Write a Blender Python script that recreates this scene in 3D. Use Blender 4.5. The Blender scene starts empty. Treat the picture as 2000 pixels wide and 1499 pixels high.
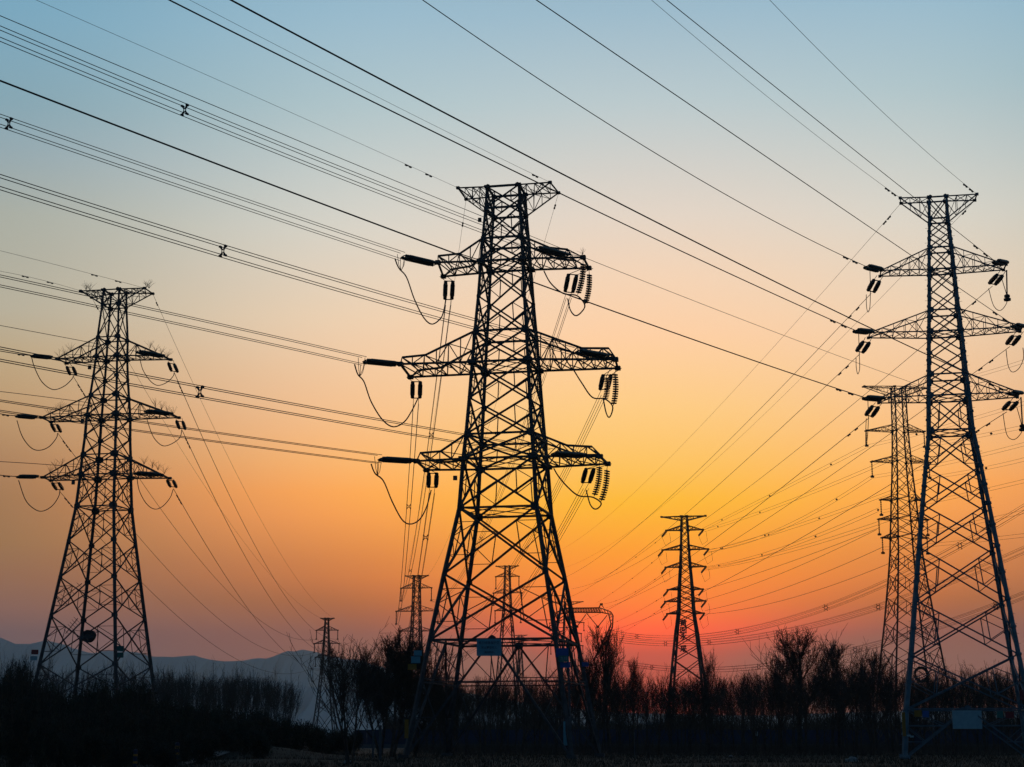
import bpy, math, random
import numpy as np
from mathutils import Vector, Matrix

# ------------------------------------------------------------------ camera, world, sun, exposure
sc = bpy.context.scene
COL = sc.collection
F = 3281.0; HZ = 1440.0; CX = 1000.0; CY = 749.5; HC = 1.7     # focal length in photo pixels, horizon row, centre, eye height
TH = math.atan((HZ - CY) / F)
cam_d = bpy.data.cameras.new("camera"); cam = bpy.data.objects.new("camera", cam_d); COL.objects.link(cam)
cam_d.sensor_width = 36; cam_d.lens = 36 * F / 2000.0
cam_d.clip_start = .5; cam_d.clip_end = 60000
cam.location = (0, 0, HC); cam.rotation_euler = (math.pi / 2 + TH, 0, 0)
sc.camera = cam

def at(px, py, Y):
    "point of the place seen at photo pixel px,py at ground distance Y"
    a = (px - CX) / F; b = (CY - py) / F
    dy = math.cos(TH) - b * math.sin(TH); dz = math.sin(TH) + b * math.cos(TH)
    t = Y / dy
    return Vector((a * t, Y, HC + dz * t))
def at_z(px, py, z):
    a = (px - CX) / F; b = (CY - py) / F
    dy = math.cos(TH) - b * math.sin(TH); dz = math.sin(TH) + b * math.cos(TH)
    t = (z - HC) / dz
    return Vector((a * t, dy * t, z))
def at_plane(px, py, P, dx, dy_):
    "ray through the pixel meets the vertical plane through P with ground heading dx,dy_"
    a = (px - CX) / F; b = (CY - py) / F
    ry = math.cos(TH) - b * math.sin(TH); rz = math.sin(TH) + b * math.cos(TH)
    nx, ny = dy_, -dx
    t = (nx * P[0] + ny * P[1]) / (nx * a + ny * ry)
    return Vector((a * t, ry * t, HC + rz * t))

def srgb(r, g, b):
    f = lambda c: (c / 255 / 12.92) if c / 255 <= .04045 else ((c / 255 + .055) / 1.055) ** 2.4
    return (f(r), f(g), f(b), 1)

SUN_AZ = math.radians(4.6)      # to the right of straight ahead
w = bpy.data.worlds.new("World"); sc.world = w; w.use_nodes = True
nt = w.node_tree; nt.nodes.clear(); N = nt.nodes.new; L = nt.links.new
out = N("ShaderNodeOutputWorld"); bg = N("ShaderNodeBackground"); L(bg.outputs[0], out.inputs[0])
tc = N("ShaderNodeTexCoord"); sp = N("ShaderNodeSeparateXYZ"); L(tc.outputs['Generated'], sp.inputs[0])
def M(op, a, b=None, c=None, clamp=False):
    n = N("ShaderNodeMath"); n.operation = op; n.use_clamp = clamp
    for i, v in enumerate((a, b, c)):
        if v is None: continue
        if isinstance(v, (int, float)): n.inputs[i].default_value = v
        else: L(v, n.inputs[i])
    return n.outputs[0]
elev = M('MULTIPLY', M('ARCSINE', sp.outputs[2]), 180 / math.pi)
azim = M('MULTIPLY', M('ABSOLUTE', M('SUBTRACT', M('ARCTAN2', sp.outputs[0], sp.outputs[1]), SUN_AZ)), 180 / math.pi)
EMAX = 90.0
def ramp(stops):
    n = N("ShaderNodeValToRGB"); cr = n.color_ramp; cr.interpolation = 'LINEAR'
    while len(cr.elements) > 1: cr.elements.remove(cr.elements[-1])
    for i, (e, c) in enumerate(stops):
        p = math.sqrt(max(e, 0) / EMAX)
        el = cr.elements[0] if i == 0 else cr.elements.new(p)
        el.position = p; el.color = (*[v / SKY_K for v in c], 1)
    L(M('SQRT', M('DIVIDE', M('MAXIMUM', elev, 0.0), EMAX)), n.inputs[0])
    return n.outputs[0]
# degrees above the horizon, colour : the column over the set sun, then 20 degrees to the side of it
SKY_K = 1.6     # the ramps hold radiance / SKY_K
CORE = [(0.0, (0.4845, 0.0141, 0.0)), (2.02, (0.6459, 0.0188, 0.0)), (2.74, (0.8074, 0.0235, 0.0)), (3.54, (1.4662, 0.0895, 0.0)), (4.4, (1.2775, 0.2137, 0.0)), (6.12, (1.1646, 0.3646, 0.0)), (7.85, (1.1151, 0.5407, 0.0103)), (9.23, (1.0984, 0.602, 0.1132)), (10.97, (1.0904, 0.6583, 0.2316)), (13.5, (1.0731, 0.6769, 0.3947)), (15.5, (0.9729, 0.7027, 0.4959)), (17.57, (0.8175, 0.7042, 0.5967)), (21.34, (0.5161, 0.6169, 0.6401)), (24.36, (0.3455, 0.5126, 0.6225)), (40.0, (0.055, 0.11, 0.17)), (90.0, (0.016, 0.038, 0.08))]
SIDE = [(0.0, (0.1135, 0.0628, 0.0707)), (3.34, (0.1621, 0.0898, 0.1009)), (4.08, (0.257, 0.1169, 0.0917)), (5.07, (0.3082, 0.1393, 0.0727)), (6.23, (0.3393, 0.173, 0.0675)), (7.56, (0.3617, 0.1853, 0.0761)), (8.9, (0.4256, 0.2254, 0.1032)), (10.57, (0.5327, 0.3252, 0.1546)), (12.25, (0.5312, 0.3951, 0.2238)), (13.84, (0.4898, 0.4482, 0.3381)), (16.92, (0.4097, 0.4341, 0.3755)), (18.99, (0.3017, 0.4058, 0.4471)), (20.55, (0.2388, 0.3898, 0.4612)), (23.46, (0.1975, 0.3981, 0.5337)), (40.0, (0.055, 0.11, 0.17)), (90.0, (0.016, 0.038, 0.08))]
MIDC = [(0.0, (0.1991, 0.0538, 0.0396)), (3.39, (0.2844, 0.0768, 0.0566)), (4.43, (0.4326, 0.1212, 0.0248)), (5.75, (0.6906, 0.2062, 0.0501)), (7.38, (1.0798, 0.3541, 0.0847)), (8.16, (1.1645, 0.4087, 0.0936)), (9.19, (1.1112, 0.4973, 0.1691)), (11.18, (1.001, 0.5829, 0.3278)), (14.04, (0.8998, 0.6931, 0.4869)), (17.03, (0.7191, 0.7056, 0.6249)), (21.24, (0.4359, 0.5789, 0.6157)), (24.24, (0.3234, 0.5137, 0.6358)), (40.0, (0.055, 0.11, 0.17)), (90.0, (0.016, 0.038, 0.08))]
core = ramp(CORE)
side = ramp(SIDE)
midc = ramp(MIDC)     # 11.5 degrees to the side of the glow
sig = M('MINIMUM', M('MAXIMUM', M('SUBTRACT', M('MULTIPLY', elev, 1.9), 1.6), 3.0), 8.5)
q = M('DIVIDE', azim, sig)
wgt = M('EXPONENT', M('MULTIPLY', M('MULTIPLY', q, q), -1.0))
st = N("ShaderNodeMapRange"); st.interpolation_type = 'SMOOTHSTEP'; L(azim, st.inputs[0]); st.inputs[1].default_value = 8.0; st.inputs[2].default_value = 24.0
mix0 = N("ShaderNodeMix"); mix0.data_type = 'RGBA'; L(st.outputs[0], mix0.inputs[0]); L(midc, mix0.inputs[6]); L(side, mix0.inputs[7])
mix = N("ShaderNodeMix"); mix.data_type = 'RGBA'; L(wgt, mix.inputs[0]); L(mix0.outputs[2], mix.inputs[6]); L(core, mix.inputs[7])
# the sky opposite the afterglow is a dim dusk blue
back = N("ShaderNodeMix"); back.data_type = 'RGBA'
L(M('SMOOTH_MIN', M('MAXIMUM', M('DIVIDE', M('SUBTRACT', azim, 24.0), 70.0), 0.0), 1.0, .2), back.inputs[0])
L(mix.outputs[2], back.inputs[6]); back.inputs[7].default_value = tuple(v / SKY_K for v in (.034, .092, .165)) + (1,)
sky = N("ShaderNodeTexSky"); sky.sky_type = 'NISHITA'; sky.sun_disc = False
sky.sun_elevation = math.radians(1.0); sky.sun_rotation = SUN_AZ
sky.dust_density = 2.0; sky.air_density = 1.0
skm = N("ShaderNodeMix"); skm.data_type = 'RGBA'; skm.blend_type = 'ADD'; skm.inputs[0].default_value = .003
L(back.outputs[2], skm.inputs[6]); L(sky.outputs[0], skm.inputs[7])
L(skm.outputs[2], bg.inputs[0]); bg.inputs[1].default_value = SKY_K

sun_d = bpy.data.lights.new("sun", 'SUN'); sun = bpy.data.objects.new("sun", sun_d); COL.objects.link(sun)
sun_d.energy = .25; sun_d.angle = math.radians(4); sun_d.color = (1, .55, .25)
sun.rotation_euler = (math.radians(89.0), 0, math.pi - SUN_AZ)
sun.location = (20, 250, 80)
sc.view_settings.view_transform = 'Standard'; sc.view_settings.look = 'None'
sc.view_settings.exposure = 0; sc.view_settings.gamma = 1
sc.cycles.volume_bounces = 0; sc.cycles.max_bounces = 6
sc.cycles.diffuse_bounces = 2

# ------------------------------------------------------------------ materials
def mat(name, col, rough=.8, metal=0, noise=0, scale=3.0, spec=.3):
    m = bpy.data.materials.new(name); m.use_nodes = True
    t = m.node_tree; b = t.nodes['Principled BSDF']
    b.inputs['Base Color'].default_value = (*col, 1); b.inputs['Roughness'].default_value = rough
    b.inputs['Metallic'].default_value = metal; b.inputs['Specular IOR Level'].default_value = spec
    if noise:
        tx = t.nodes.new('ShaderNodeTexCoord'); n = t.nodes.new('ShaderNodeTexNoise'); n.inputs['Scale'].default_value = scale
        n.inputs['Detail'].default_value = 5
        r = t.nodes.new('ShaderNodeValToRGB')
        r.color_ramp.elements[0].position = .3; r.color_ramp.elements[1].position = .7
        r.color_ramp.elements[0].color = (*[c * (1 - noise) for c in col], 1)
        r.color_ramp.elements[1].color = (*[min(1, c * (1 + noise)) for c in col], 1)
        t.links.new(tx.outputs['Object'], n.inputs['Vector']); t.links.new(n.outputs['Fac'], r.inputs[0])
        t.links.new(r.outputs[0], b.inputs['Base Color'])
    return m
STEEL_DARK = mat('weathered_dark_steel', (.045, .044, .05), .75, 0, .35, 2)
STEEL_BLUE = mat('galvanised_blue_grey_steel', (.08, .13, .165), .6, 0, .3, 1.5)
STEEL_BLUE_DARK = mat('galvanised_lattice_steel', (.06, .095, .125), .65, 0, .3, 1.5)
STEEL_FAR = mat('far_lattice_steel', (.05, .04, .04), .8, 0, .2, .5)
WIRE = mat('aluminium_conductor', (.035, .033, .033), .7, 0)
WIRE_FAR = mat('haze_brown_conductor', (.10, .05, .03), .8, 0)  # far wires and spacers: brown fading of distance haze put into the colour
GLASS = mat('green_black_porcelain', (.012, .035, .038), .4, 0, .2, 8, .4)
BARK = mat('winter_bark', (.042, .032, .028), .95, 0, .4, 3)
BARK_FAR = mat('grey_winter_bark', (.03, .028, .03), .95, 0, .3, 3)
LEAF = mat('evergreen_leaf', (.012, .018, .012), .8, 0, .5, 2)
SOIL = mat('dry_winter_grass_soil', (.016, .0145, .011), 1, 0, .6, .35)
FIELD = mat('pale_field', (.05, .042, .04), 1, 0, .3, .05)
TRACK = mat('dirt_track', (.13, .115, .11), 1, 0, .4, .8)
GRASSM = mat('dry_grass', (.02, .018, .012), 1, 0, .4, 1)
ROCK = mat('hazed_mountain_rock', (.30, .33, .36), 1, 0, .1, .002)  # paler and bluer than bare rock: part of the distance haze is painted in
S_BLUE = mat('sign_blue', (.09, .25, .32), .5, 0, .08, 6)
S_NAVY = mat('sign_navy', (.01, .07, .26), .5)
S_YEL = mat('sign_yellow', (.22, .10, .006), .5)
S_RED = mat('sign_red', (.16, .012, .018), .5)
S_GRN = mat('sign_green', (.02, .13, .12), .5)
S_WHT = mat('sign_pale', (.22, .32, .36), .6, 0, .1, 3)
INK = mat('sign_ink', (.015, .02, .05), .6)
CONC = mat('pale_concrete', (.06, .062, .072), .9, 0, .2, 4)
HOARD = mat('dark_blue_sheeting', (.018, .024, .055), .8, 0, .3, .2)
PLAS = mat('white_plastic', (.2, .2, .2), .6)

# ------------------------------------------------------------------ mesh and tagging helpers
class MB:
    def __init__(s): s.v = []; s.f = []
    def bar(s, p, q, r, r2=None, n=4, cap=True):
        p = Vector(p); q = Vector(q); d = q - p
        if d.length < 1e-4: return
        d.normalize(); u = d.cross(Vector((0, 0, 1)))
        if u.length < .05: u = d.cross(Vector((0, 1, 0)))
        u.normalize(); v = d.cross(u); b = len(s.v); r2 = r if r2 is None else r2
        for c, rr in ((p, r), (q, r2)):
            for k in range(n):
                a = 2 * math.pi * (k + .5) / n
                s.v.append(c + u * (rr * math.cos(a)) + v * (rr * math.sin(a)))
        for k in range(n): s.f.append((b + k, b + (k + 1) % n, b + n + (k + 1) % n, b + n + k))
        if cap:
            s.f.append(tuple(b + k for k in range(n))[::-1]); s.f.append(tuple(b + n + k for k in range(n)))
    def tube(s, pts, r, n=4, r_end=None):
        pts = [Vector(p) for p in pts]; m = len(pts); b = len(s.v)
        for i, p in enumerate(pts):
            d = (pts[min(i + 1, m - 1)] - pts[max(i - 1, 0)]).normalized()
            u = d.cross(Vector((0, 0, 1)))
            if u.length < .05: u = d.cross(Vector((0, 1, 0)))
            u.normalize(); v = d.cross(u); rr = r if r_end is None else r + (r_end - r) * i / (m - 1)
            for k in range(n):
                a = 2 * math.pi * k / n
                s.v.append(p + u * (rr * math.cos(a)) + v * (rr * math.sin(a)))
        for i in range(m - 1):
            for k in range(n):
                s.f.append((b + i * n + k, b + i * n + (k + 1) % n, b + (i + 1) * n + (k + 1) % n, b + (i + 1) * n + k))
        s.f.append(tuple(b + k for k in range(n))[::-1]); s.f.append(tuple(b + (m - 1) * n + k for k in range(n)))
    def lathe(s, p, q, prof, n=8, bow=None):
        "profile list of (fraction along, radius)"
        p = Vector(p); q = Vector(q); d = q - p; dn = d.normalized(); u = dn.cross(Vector((0, 0, 1)))
        if u.length < .05: u = dn.cross(Vector((0, 1, 0)))
        u.normalize(); v = dn.cross(u); b = len(s.v)
        for t, r in prof:
            c = p + d * t + (bow * (4 * t * (1 - t)) if bow is not None else Vector((0, 0, 0)))
            for k in range(n):
                a = 2 * math.pi * k / n; s.v.append(c + u * (r * math.cos(a)) + v * (r * math.sin(a)))
        for i in range(len(prof) - 1):
            for k in range(n):
                s.f.append((b + i * n + k, b + i * n + (k + 1) % n, b + (i + 1) * n + (k + 1) % n, b + (i + 1) * n + k))
        s.f.append(tuple(b + k for k in range(n))[::-1]); s.f.append(tuple(b + (len(prof) - 1) * n + k for k in range(n)))
    def box(s, c, sx, sy, sz, rz=0):
        b = len(s.v); c = Vector(c); R = Matrix.Rotation(rz, 3, 'Z')
        for x in (-1, 1):
            for y in (-1, 1):
                for z in (-1, 1): s.v.append(c + R @ Vector((x * sx / 2, y * sy / 2, z * sz / 2)))
        for f in ((0, 1, 3, 2), (4, 6, 7, 5), (0, 4, 5, 1), (2, 3, 7, 6), (0, 2, 6, 4), (1, 5, 7, 3)): s.f.append(tuple(b + i for i in f))
    def build(s, name, m, parent=None, origin=None):
        me = bpy.data.meshes.new(name); o0 = Vector(origin) if origin is not None else None
        vs = [tuple(Vector(v) - o0) if o0 is not None else tuple(v) for v in s.v]
        me.from_pydata(vs, [], s.f); me.update(); me.materials.append(m)
        o = bpy.data.objects.new(name, me); COL.objects.link(o)
        if o0 is not None: o.location = o0
        if parent is not None: o.parent = parent
        return o
def tag(o, label=None, cat=None, group=None, kind=None):
    if label: o['label'] = label
    if cat: o['category'] = cat
    if group: o['group'] = group
    if kind: o['kind'] = kind
    return o
def empty(name, loc, rz=0, label=None, cat=None, group=None):
    o = bpy.data.objects.new(name, None); COL.objects.link(o); o.location = loc; o.rotation_euler = (0, 0, rz); o.empty_display_size = .5
    return tag(o, label, cat, group)
lerp = lambda a, b, t: a + (b - a) * t

# ------------------------------------------------------------------ ground, field, track, mountains
rng = random.Random(5)
def gh(x, y):
    "small relief of the ground; level under the pylons"
    h = 0
    for cx, cy, sx, sy, a in ((-30, 150, 9, 16, 1.5), (-21, 138, 6, 9, .8), (-46, 120, 14, 14, .5), (-16, 118, 5, 4, .25), (16, 108, 7, 3, .15)):
        h += a * math.exp(-((x - cx) / sx) ** 2 - ((y - cy) / sy) ** 2)
    return h
g = MB(); nx, ny = 90, 90
xs = [-8000, -4000, -1500, -600, -300] + [-150 + 300 * i / (nx - 1) for i in range(nx)] + [300, 600, 1500, 4000, 8000]
ys = [-700, -100, 20, 60] + [80 + 180 * i / (ny - 1) for i in range(ny)] + [330, 450, 700, 1200, 2500, 4500, 7900]
for y in ys:
    for x in xs: g.v.append((x, y, gh(x, y)))
W_ = len(xs)
for j in range(len(ys) - 1):
    for i in range(W_ - 1): g.f.append((j * W_ + i, j * W_ + i + 1, (j + 1) * W_ + i + 1, (j + 1) * W_ + i))
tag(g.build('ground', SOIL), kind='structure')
g = MB(); g.v = [(-260, 262, .004), (420, 262, .004), (520, 330, .004), (-330, 330, .004)]; g.f = [(0, 1, 2, 3)]
tag(g.build('field', FIELD), kind='structure')
g = MB(); pts = [(355, 1492), (400, 1486), (450, 1481), (500, 1476), (545, 1471), (575, 1468)]
for i, (px, py) in enumerate(pts):
    for dy in (-4.5 + i * .4, 4.5 - i * .4):
        p = at_z(px, py + dy, 0); g.v.append((p.x, p.y, gh(p.x, p.y) + .03))
for i in range(len(pts) - 1): g.f.append((2 * i, 2 * i + 1, 2 * i + 3, 2 * i + 2))
tag(g.build('path', TRACK), kind='structure')

def mountain(name, prof, Y, depth, seed):
    r = random.Random(seed); m = MB(); xs_ = np.arange(-250, 2301, 14.0); n = len(xs_)
    py = np.interp(xs_, [p[0] for p in prof], [p[1] for p in prof])
    rows = []
    for k, (fy, fz) in enumerate(((-1, 0), (-.6, .25), (-.3, .6), (0, 1), (.5, .5), (1, 0))):
        for i, x in enumerate(xs_):
            top = at(x, py[i], Y); zz = max(top.z, 5)
            jz = 1 + (r.uniform(-.10, .10) if k in (1, 2, 4) else r.uniform(-.012, .012))
            m.v.append((top.x * (1 + .02 * fy), Y + depth * fy + r.uniform(-.1, .1) * depth * (k in (1, 2)), zz * fz * jz - .5 * (fz == 0)))
    for k in range(5):
        for i in range(n - 1): m.f.append((k * n + i, k * n + i + 1, (k + 1) * n + i + 1, (k + 1) * n + i))
    return tag(m.build(name, ROCK), kind='structure')
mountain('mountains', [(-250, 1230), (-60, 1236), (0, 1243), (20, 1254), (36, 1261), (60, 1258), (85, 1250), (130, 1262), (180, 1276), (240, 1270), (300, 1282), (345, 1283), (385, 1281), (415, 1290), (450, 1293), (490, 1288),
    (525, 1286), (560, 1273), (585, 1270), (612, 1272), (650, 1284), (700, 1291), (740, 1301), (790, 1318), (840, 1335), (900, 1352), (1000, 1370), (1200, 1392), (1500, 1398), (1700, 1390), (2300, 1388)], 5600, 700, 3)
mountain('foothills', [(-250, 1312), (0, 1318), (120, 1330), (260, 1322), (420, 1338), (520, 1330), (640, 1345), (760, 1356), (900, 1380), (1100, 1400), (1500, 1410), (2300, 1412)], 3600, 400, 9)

# ------------------------------------------------------------------ lattice pylons
def corners(zw): z, w_ = zw; return [Vector((sx * w_, sy * w_, z)) for sx, sy in ((-1, -1), (1, -1), (1, 1), (-1, 1))]   # NL NR FR FL
def gusset(m, c, s, face):
    "flat steel plate at a node, thin box facing the given side"
    ax = Vector((0, .025, 0)) if face == 'y' else Vector((.025, 0, 0))
    m.bar(c - ax, c + ax, s * .56, n=6)
def panel(m, a0, b0, a1, b1, rd, rs, sub, horiz=False):
    m.bar(a0, b1, rd); m.bar(b0, a1, rd)
    # crossing point
    w0 = (b0 - a0).length; w1 = (b1 - a1).length; t = w0 / (w0 + w1)
    c = lerp((a0 + b0) / 2, (a1 + b1) / 2, t)
    if horiz: m.bar(a1, b1, rd * .9)
    if sub:
        for p0, p1 in ((a0, a1), (b0, b1)):
            m1 = lerp(p0, c, .5); m2 = lerp(p1, c, .5); lm = lerp(p0, p1, t)
            m.bar(m1, m2, rs); m.bar(m1, lm, rs); m.bar(m2, lm, rs)
            if sub > 1:
                m.bar(lerp(p0, lm, .5), m1, rs * .8); m.bar(lerp(p1, lm, .5), m2, rs * .8)
    return c
def make_tower(name, label, group, X, Y, yaw, lv, hz, leg_r, rd, rs, subs, mats, gus=.35, legn=4, flange=0, legs_v=None, diaph=(), peg=False):
    "lv: list of (z, half width) from the top down; legs_v: index where the splayed K-braced base starts"
    T = empty(name, (X, Y, 0), -yaw, label, 'pylon', group)
    cs = [corners(a) for a in lv]
    for k in range(4):
        m = MB()
        for i in range(len(lv) - 1):
            r0 = lerp(leg_r[0], leg_r[1], i / (len(lv) - 1)); r1 = lerp(leg_r[0], leg_r[1], (i + 1) / (len(lv) - 1))
            m.bar(cs[i][k], cs[i + 1][k], r0, r1, n=legn)
            if flange:
                d = (cs[i + 1][k] - cs[i][k]).normalized()
                for tt in (.5, 1.0):
                    c = lerp(cs[i][k], cs[i + 1][k], tt); m.bar(c - d * .09, c + d * .09, r1 * flange, n=legn)
            if peg and k in (1, 3):
                for j in range(int((cs[i][k] - cs[i + 1][k]).length / .8)):
                    c = lerp(cs[i][k], cs[i + 1][k], (j + .5) * .8 / (cs[i][k] - cs[i + 1][k]).length)
                    m.bar(c, c + Vector((.35 if k == 1 else -.35, 0, 0)), .015, n=3)
        f = cs[-1][k]; m.box((f.x, f.y, f.z + .05), leg_r[1] * 4, leg_r[1] * 4, .5)
        m.build('leg', mats[0], T)
    m = MB(); gp = m
    nlast = len(lv) - 1 if legs_v is None else legs_v
    for i in range(nlast):
        for k in range(4):
            a1, b1 = cs[i][k], cs[i][(k + 1) % 4]; a0, b0 = cs[i + 1][k], cs[i + 1][(k + 1) % 4]
            panel(m, a0, b0, a1, b1, lerp(rd * .7, rd, i / max(1, nlast - 1)), rs, subs[i] if i < len(subs) else subs[-1], horiz=i in hz)
    for i in list(hz) + ([nlast] if legs_v is not None else []):
        for k in range(4):
            m.bar(cs[i][k], cs[i][(k + 1) % 4], rd)
    for i in diaph:
        m.bar(cs[i][0], cs[i][2], rs); m.bar(cs[i][1], cs[i][3], rs)
        for k in range(4):
            a = (cs[i][k] + cs[i][(k + 1) % 4]) / 2; b = (cs[i][(k + 1) % 4] + cs[i][(k + 2) % 4]) / 2; m.bar(a, b, rs)
    if gus:
        for i in range(len(lv) - 1):
            s_ = gus * (1.3 if (i in hz) else .85) * lerp(.62, 1.0, min(1, i / 8))
            for k, c in enumerate(cs[i]):
                sx = 1 if c.x > 0 else -1; sy = 1 if c.y > 0 else -1
                gusset(gp, c + Vector((-sx * s_ * .25, sy * .12, 0)), s_, 'y'); gusset(gp, c + Vector((sx * .12, -sy * s_ * .25, 0)), s_, 'x')
    if legs_v is not None:
        z0 = lv[legs_v][0]; top = cs[legs_v]
        ft = cs[-1]
        for k in range(4):
            a, b = top[k], top[(k + 1) % 4]; fa, fb = ft[k], ft[(k + 1) % 4]; mid = (a + b) / 2
            for p, f in ((a, fa), (b, fb)):
                m.bar(mid, f + (mid - f) * .02, rd)
                P = lambda t: lerp(p, f, t); Q = lambda t: lerp(mid, f, t)
                m.bar(P(.33), Q(.33), rs); m.bar(P(.66), Q(.66), rs)
                m.bar(p, Q(.33), rs); m.bar(P(.33), Q(.66), rs)
                if legs_v < len(lv) - 1 and z0 > 6:
                    m.bar(P(.66), Q(.80), rs); m.bar(lerp(a, b, .25) if p is a else lerp(a, b, .75), Q(.33), rs)
            if z0 > 6:
                t = .36; m.bar(lerp(a, fa, t), lerp(b, fb, t), rd * .6)
                m.bar(mid, (lerp(a, fa, t) + lerp(b, fb, t)) / 2, rs)
            gusset(gp, mid, gus * 1.3, 'y' if k in (0, 2) else 'x')
    m.build('body_bracing', mats[1], T)
    return T
def loc(T, p):   # world point to the pylon's own axes (pylons only stand and turn about z)
    return Matrix.Rotation(-T.rotation_euler[2], 3, 'Z') @ (Vector(p) - T.location)
def cross_arm(T, side, zl, wl, zu, wu, near, far, knee=None, end=None, n=5, rc=.07, rs=.035, m_=None, flat=False, name='cross_arm'):
    """near/far: tips of the bottom frame in pylon axes; knee/end: (x, height over the bottom frame) of a top chord that levels out;
    flat: a peak arm whose upper frame is level (zl) and whose lower chords rise from zu"""
    m = MB(); s = side
    bn, bf = Vector((s * wl, -wl, zl)), Vector((s * wl, wl, zl)); un, uf = Vector((s * wu, -wu, zu)), Vector((s * wu, wu, zu))
    near = Vector(near); far = Vector(far)
    m.bar(bn, near, rc); m.bar(bf, far, rc); m.bar(near, far, rc); m.bar(bn, bf, rs)
    if end:
        kx, kh = knee; ex, eh = end
        def chord(u, b, tip):
            t = (kx - b.x) / (tip.x - b.x); K = lerp(b, tip, t); K.z = zl + kh
            t2 = min(1.0, (ex - b.x) / (tip.x - b.x)); E_ = lerp(b, tip, t2); E_.z = zl + eh
            return [u, K, E_]
        cn, cf = chord(un, bn, near), chord(uf, bf, far)
        m.bar(cn[2], cf[2], rs); m.bar(cn[1], cf[1], rs)
        m.bar(cn[2], near, rs); m.bar(cf[2], far, rs)
    else:
        cn, cf = [un, near], [uf, far]
    for c in (cn, cf):
        for a, b in zip(c[:-1], c[1:]): m.bar(a, b, rc)
    def along(c, b, tip, t):
        x = lerp(b.x, tip.x, t)
        for p, q in zip(c[:-1], c[1:]):
            if min(p.x, q.x) - 1e-6 <= x <= max(p.x, q.x) + 1e-6: return lerp(p, q, (x - p.x) / (q.x - p.x))
        return c[-1] if abs(x) > abs(c[-1].x) else c[0]
    prev = None
    for i in range(n + 1):
        t = i / n
        B1 = lerp(bn, near, t); B2 = lerp(bf, far, t); U1 = along(cn, bn, near, t); U2 = along(cf, bf, far, t)
        if i and i < n:
            m.bar(B1, U1, rs); m.bar(B2, U2, rs); m.bar(B1, B2, rs)
        if prev:
            P1, P2, V1, V2 = prev
            if i % 2: m.bar(P1, B2, rs); m.bar(V1, B1, rs); m.bar(P2, U2, rs)
            else: m.bar(P2, B1, rs); m.bar(P1, U1, rs); m.bar(V2, B2, rs)
            if n > 3: m.bar(lerp(P1, P2, .5), lerp(B1, B2, .0 if i % 2 else 1.), rs * .8); m.bar(V1 if i % 2 else V2, U2 if i % 2 else U1, rs * .8)
        prev = (B1, B2, U1, U2)
    for tip in (near, far):
        m.box(tip, rc * 4, rc * 4, rc * 3)
    for c in (bn, bf): m.box(c, rc * 6, rc * 6, rc * 3)
    return m.build(name, m_ or STEEL_DARK, T)
def plate(T, p, wx, wz, m_, name='sign_plate', rz=0, dy=-.25, label=None, th=.03):
    "a flat board fixed on the pylon at world point p"
    m = MB(); m.box((0, 0, 0), wx, th, wz); o = m.build(name, m_, T); o.location = loc(T, p) + Vector((0, dy, 0)); o.rotation_euler[2] = rz - T.rotation_euler[2]
    if label: o['label'] = label
    return o
def writing(parent, txt, size, x, z, m_, dy=-.03, name='lettering', bold=0):
    cu = bpy.data.curves.new(name, 'FONT'); cu.body = txt; cu.size = size; cu.align_x = 'CENTER'; cu.align_y = 'CENTER'; cu.resolution_u = 2; cu.extrude = .004 + bold; cu.offset = bold
    t = bpy.data.objects.new(name, cu); COL.objects.link(t); bpy.context.view_layer.update()
    me = bpy.data.meshes.new_from_object(t.evaluated_get(bpy.context.evaluated_depsgraph_get())); bpy.data.objects.remove(t)
    me.name = name; me.materials.clear(); me.materials.append(m_)
    o = bpy.data.objects.new(name, me); COL.objects.link(o); o.parent = parent; o.location = (x, dy, z); o.rotation_euler = (math.pi / 2, 0, 0)
    return o
def px(ox, oy, s, pts): return [(ox + a * s, oy + b * s) for a, b in pts]
A_ = (650, 320, .3); B_ = (650, 730, .3); C_ = (650, 1080, .3); L4 = (0, 520, .2268); L5 = (0, 850, .2268); L6 = (0, 1150, .2328)
L7 = (0, 650, .2068); R1 = (1600, 350, .2); R2 = (1600, 600, .2); D8 = (360, 560, .27)

GP = 'large lattice pylons in front'
MAIN = make_tower('transmission_tower', 'tall black steel pylon in the centre with a blue sign board low on its frame', GP, -.52, 146.27, math.radians(12.25),
    [(50.45, 1.473), (48.4, 1.57), (45.53, 1.782), (43.38, 1.898), (40.1, 2.085), (36.87, 2.327), (34.04, 2.503), (30.78, 2.7), (27.52, 2.923), (25.33, 3.12), (21.01, 3.38), (15.26, 4.42), (9.67, 5.36), (0, 6.952)],
    [0, 1, 2, 3, 5, 6, 8, 9, 10], (.11, .21), .125, .05, [1, 1, 1, 1, 1, 1, 1, 1, 1, 1, 2, 2], (STEEL_DARK, STEEL_DARK), gus=.5, legs_v=12, diaph=(3, 6, 9, 10, 12))
LEFT = make_tower('transmission_tower', 'black steel pylon at far left with bird spikes on its arms, standing behind dark bushes', GP, -45.19, 185, math.radians(12.8),
    [(51.34, .946), (49.61, 1.006), (45.78, 1.246), (43.53, 1.281), (41.25, 1.419), (39.05, 1.588), (36.77, 1.774), (34.46, 1.83), (32.29, 1.957), (30.06, 2.04), (26.52, 2.24), (22.69, 2.70), (18.66, 3.2), (14.48, 3.735), (9.28, 4.4), (4.4, 5.0), (0, 5.5)],
    [0, 1, 2, 3, 5, 6, 8, 9, 10], (.12, .23), .085, .042, [0, 0, 0, 0, 0, 0, 0, 0, 1, 2, 2, 2, 2, 2, 2, 1], (STEEL_DARK, STEEL_DARK), gus=.55, diaph=(3, 6, 9, 10))
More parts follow.
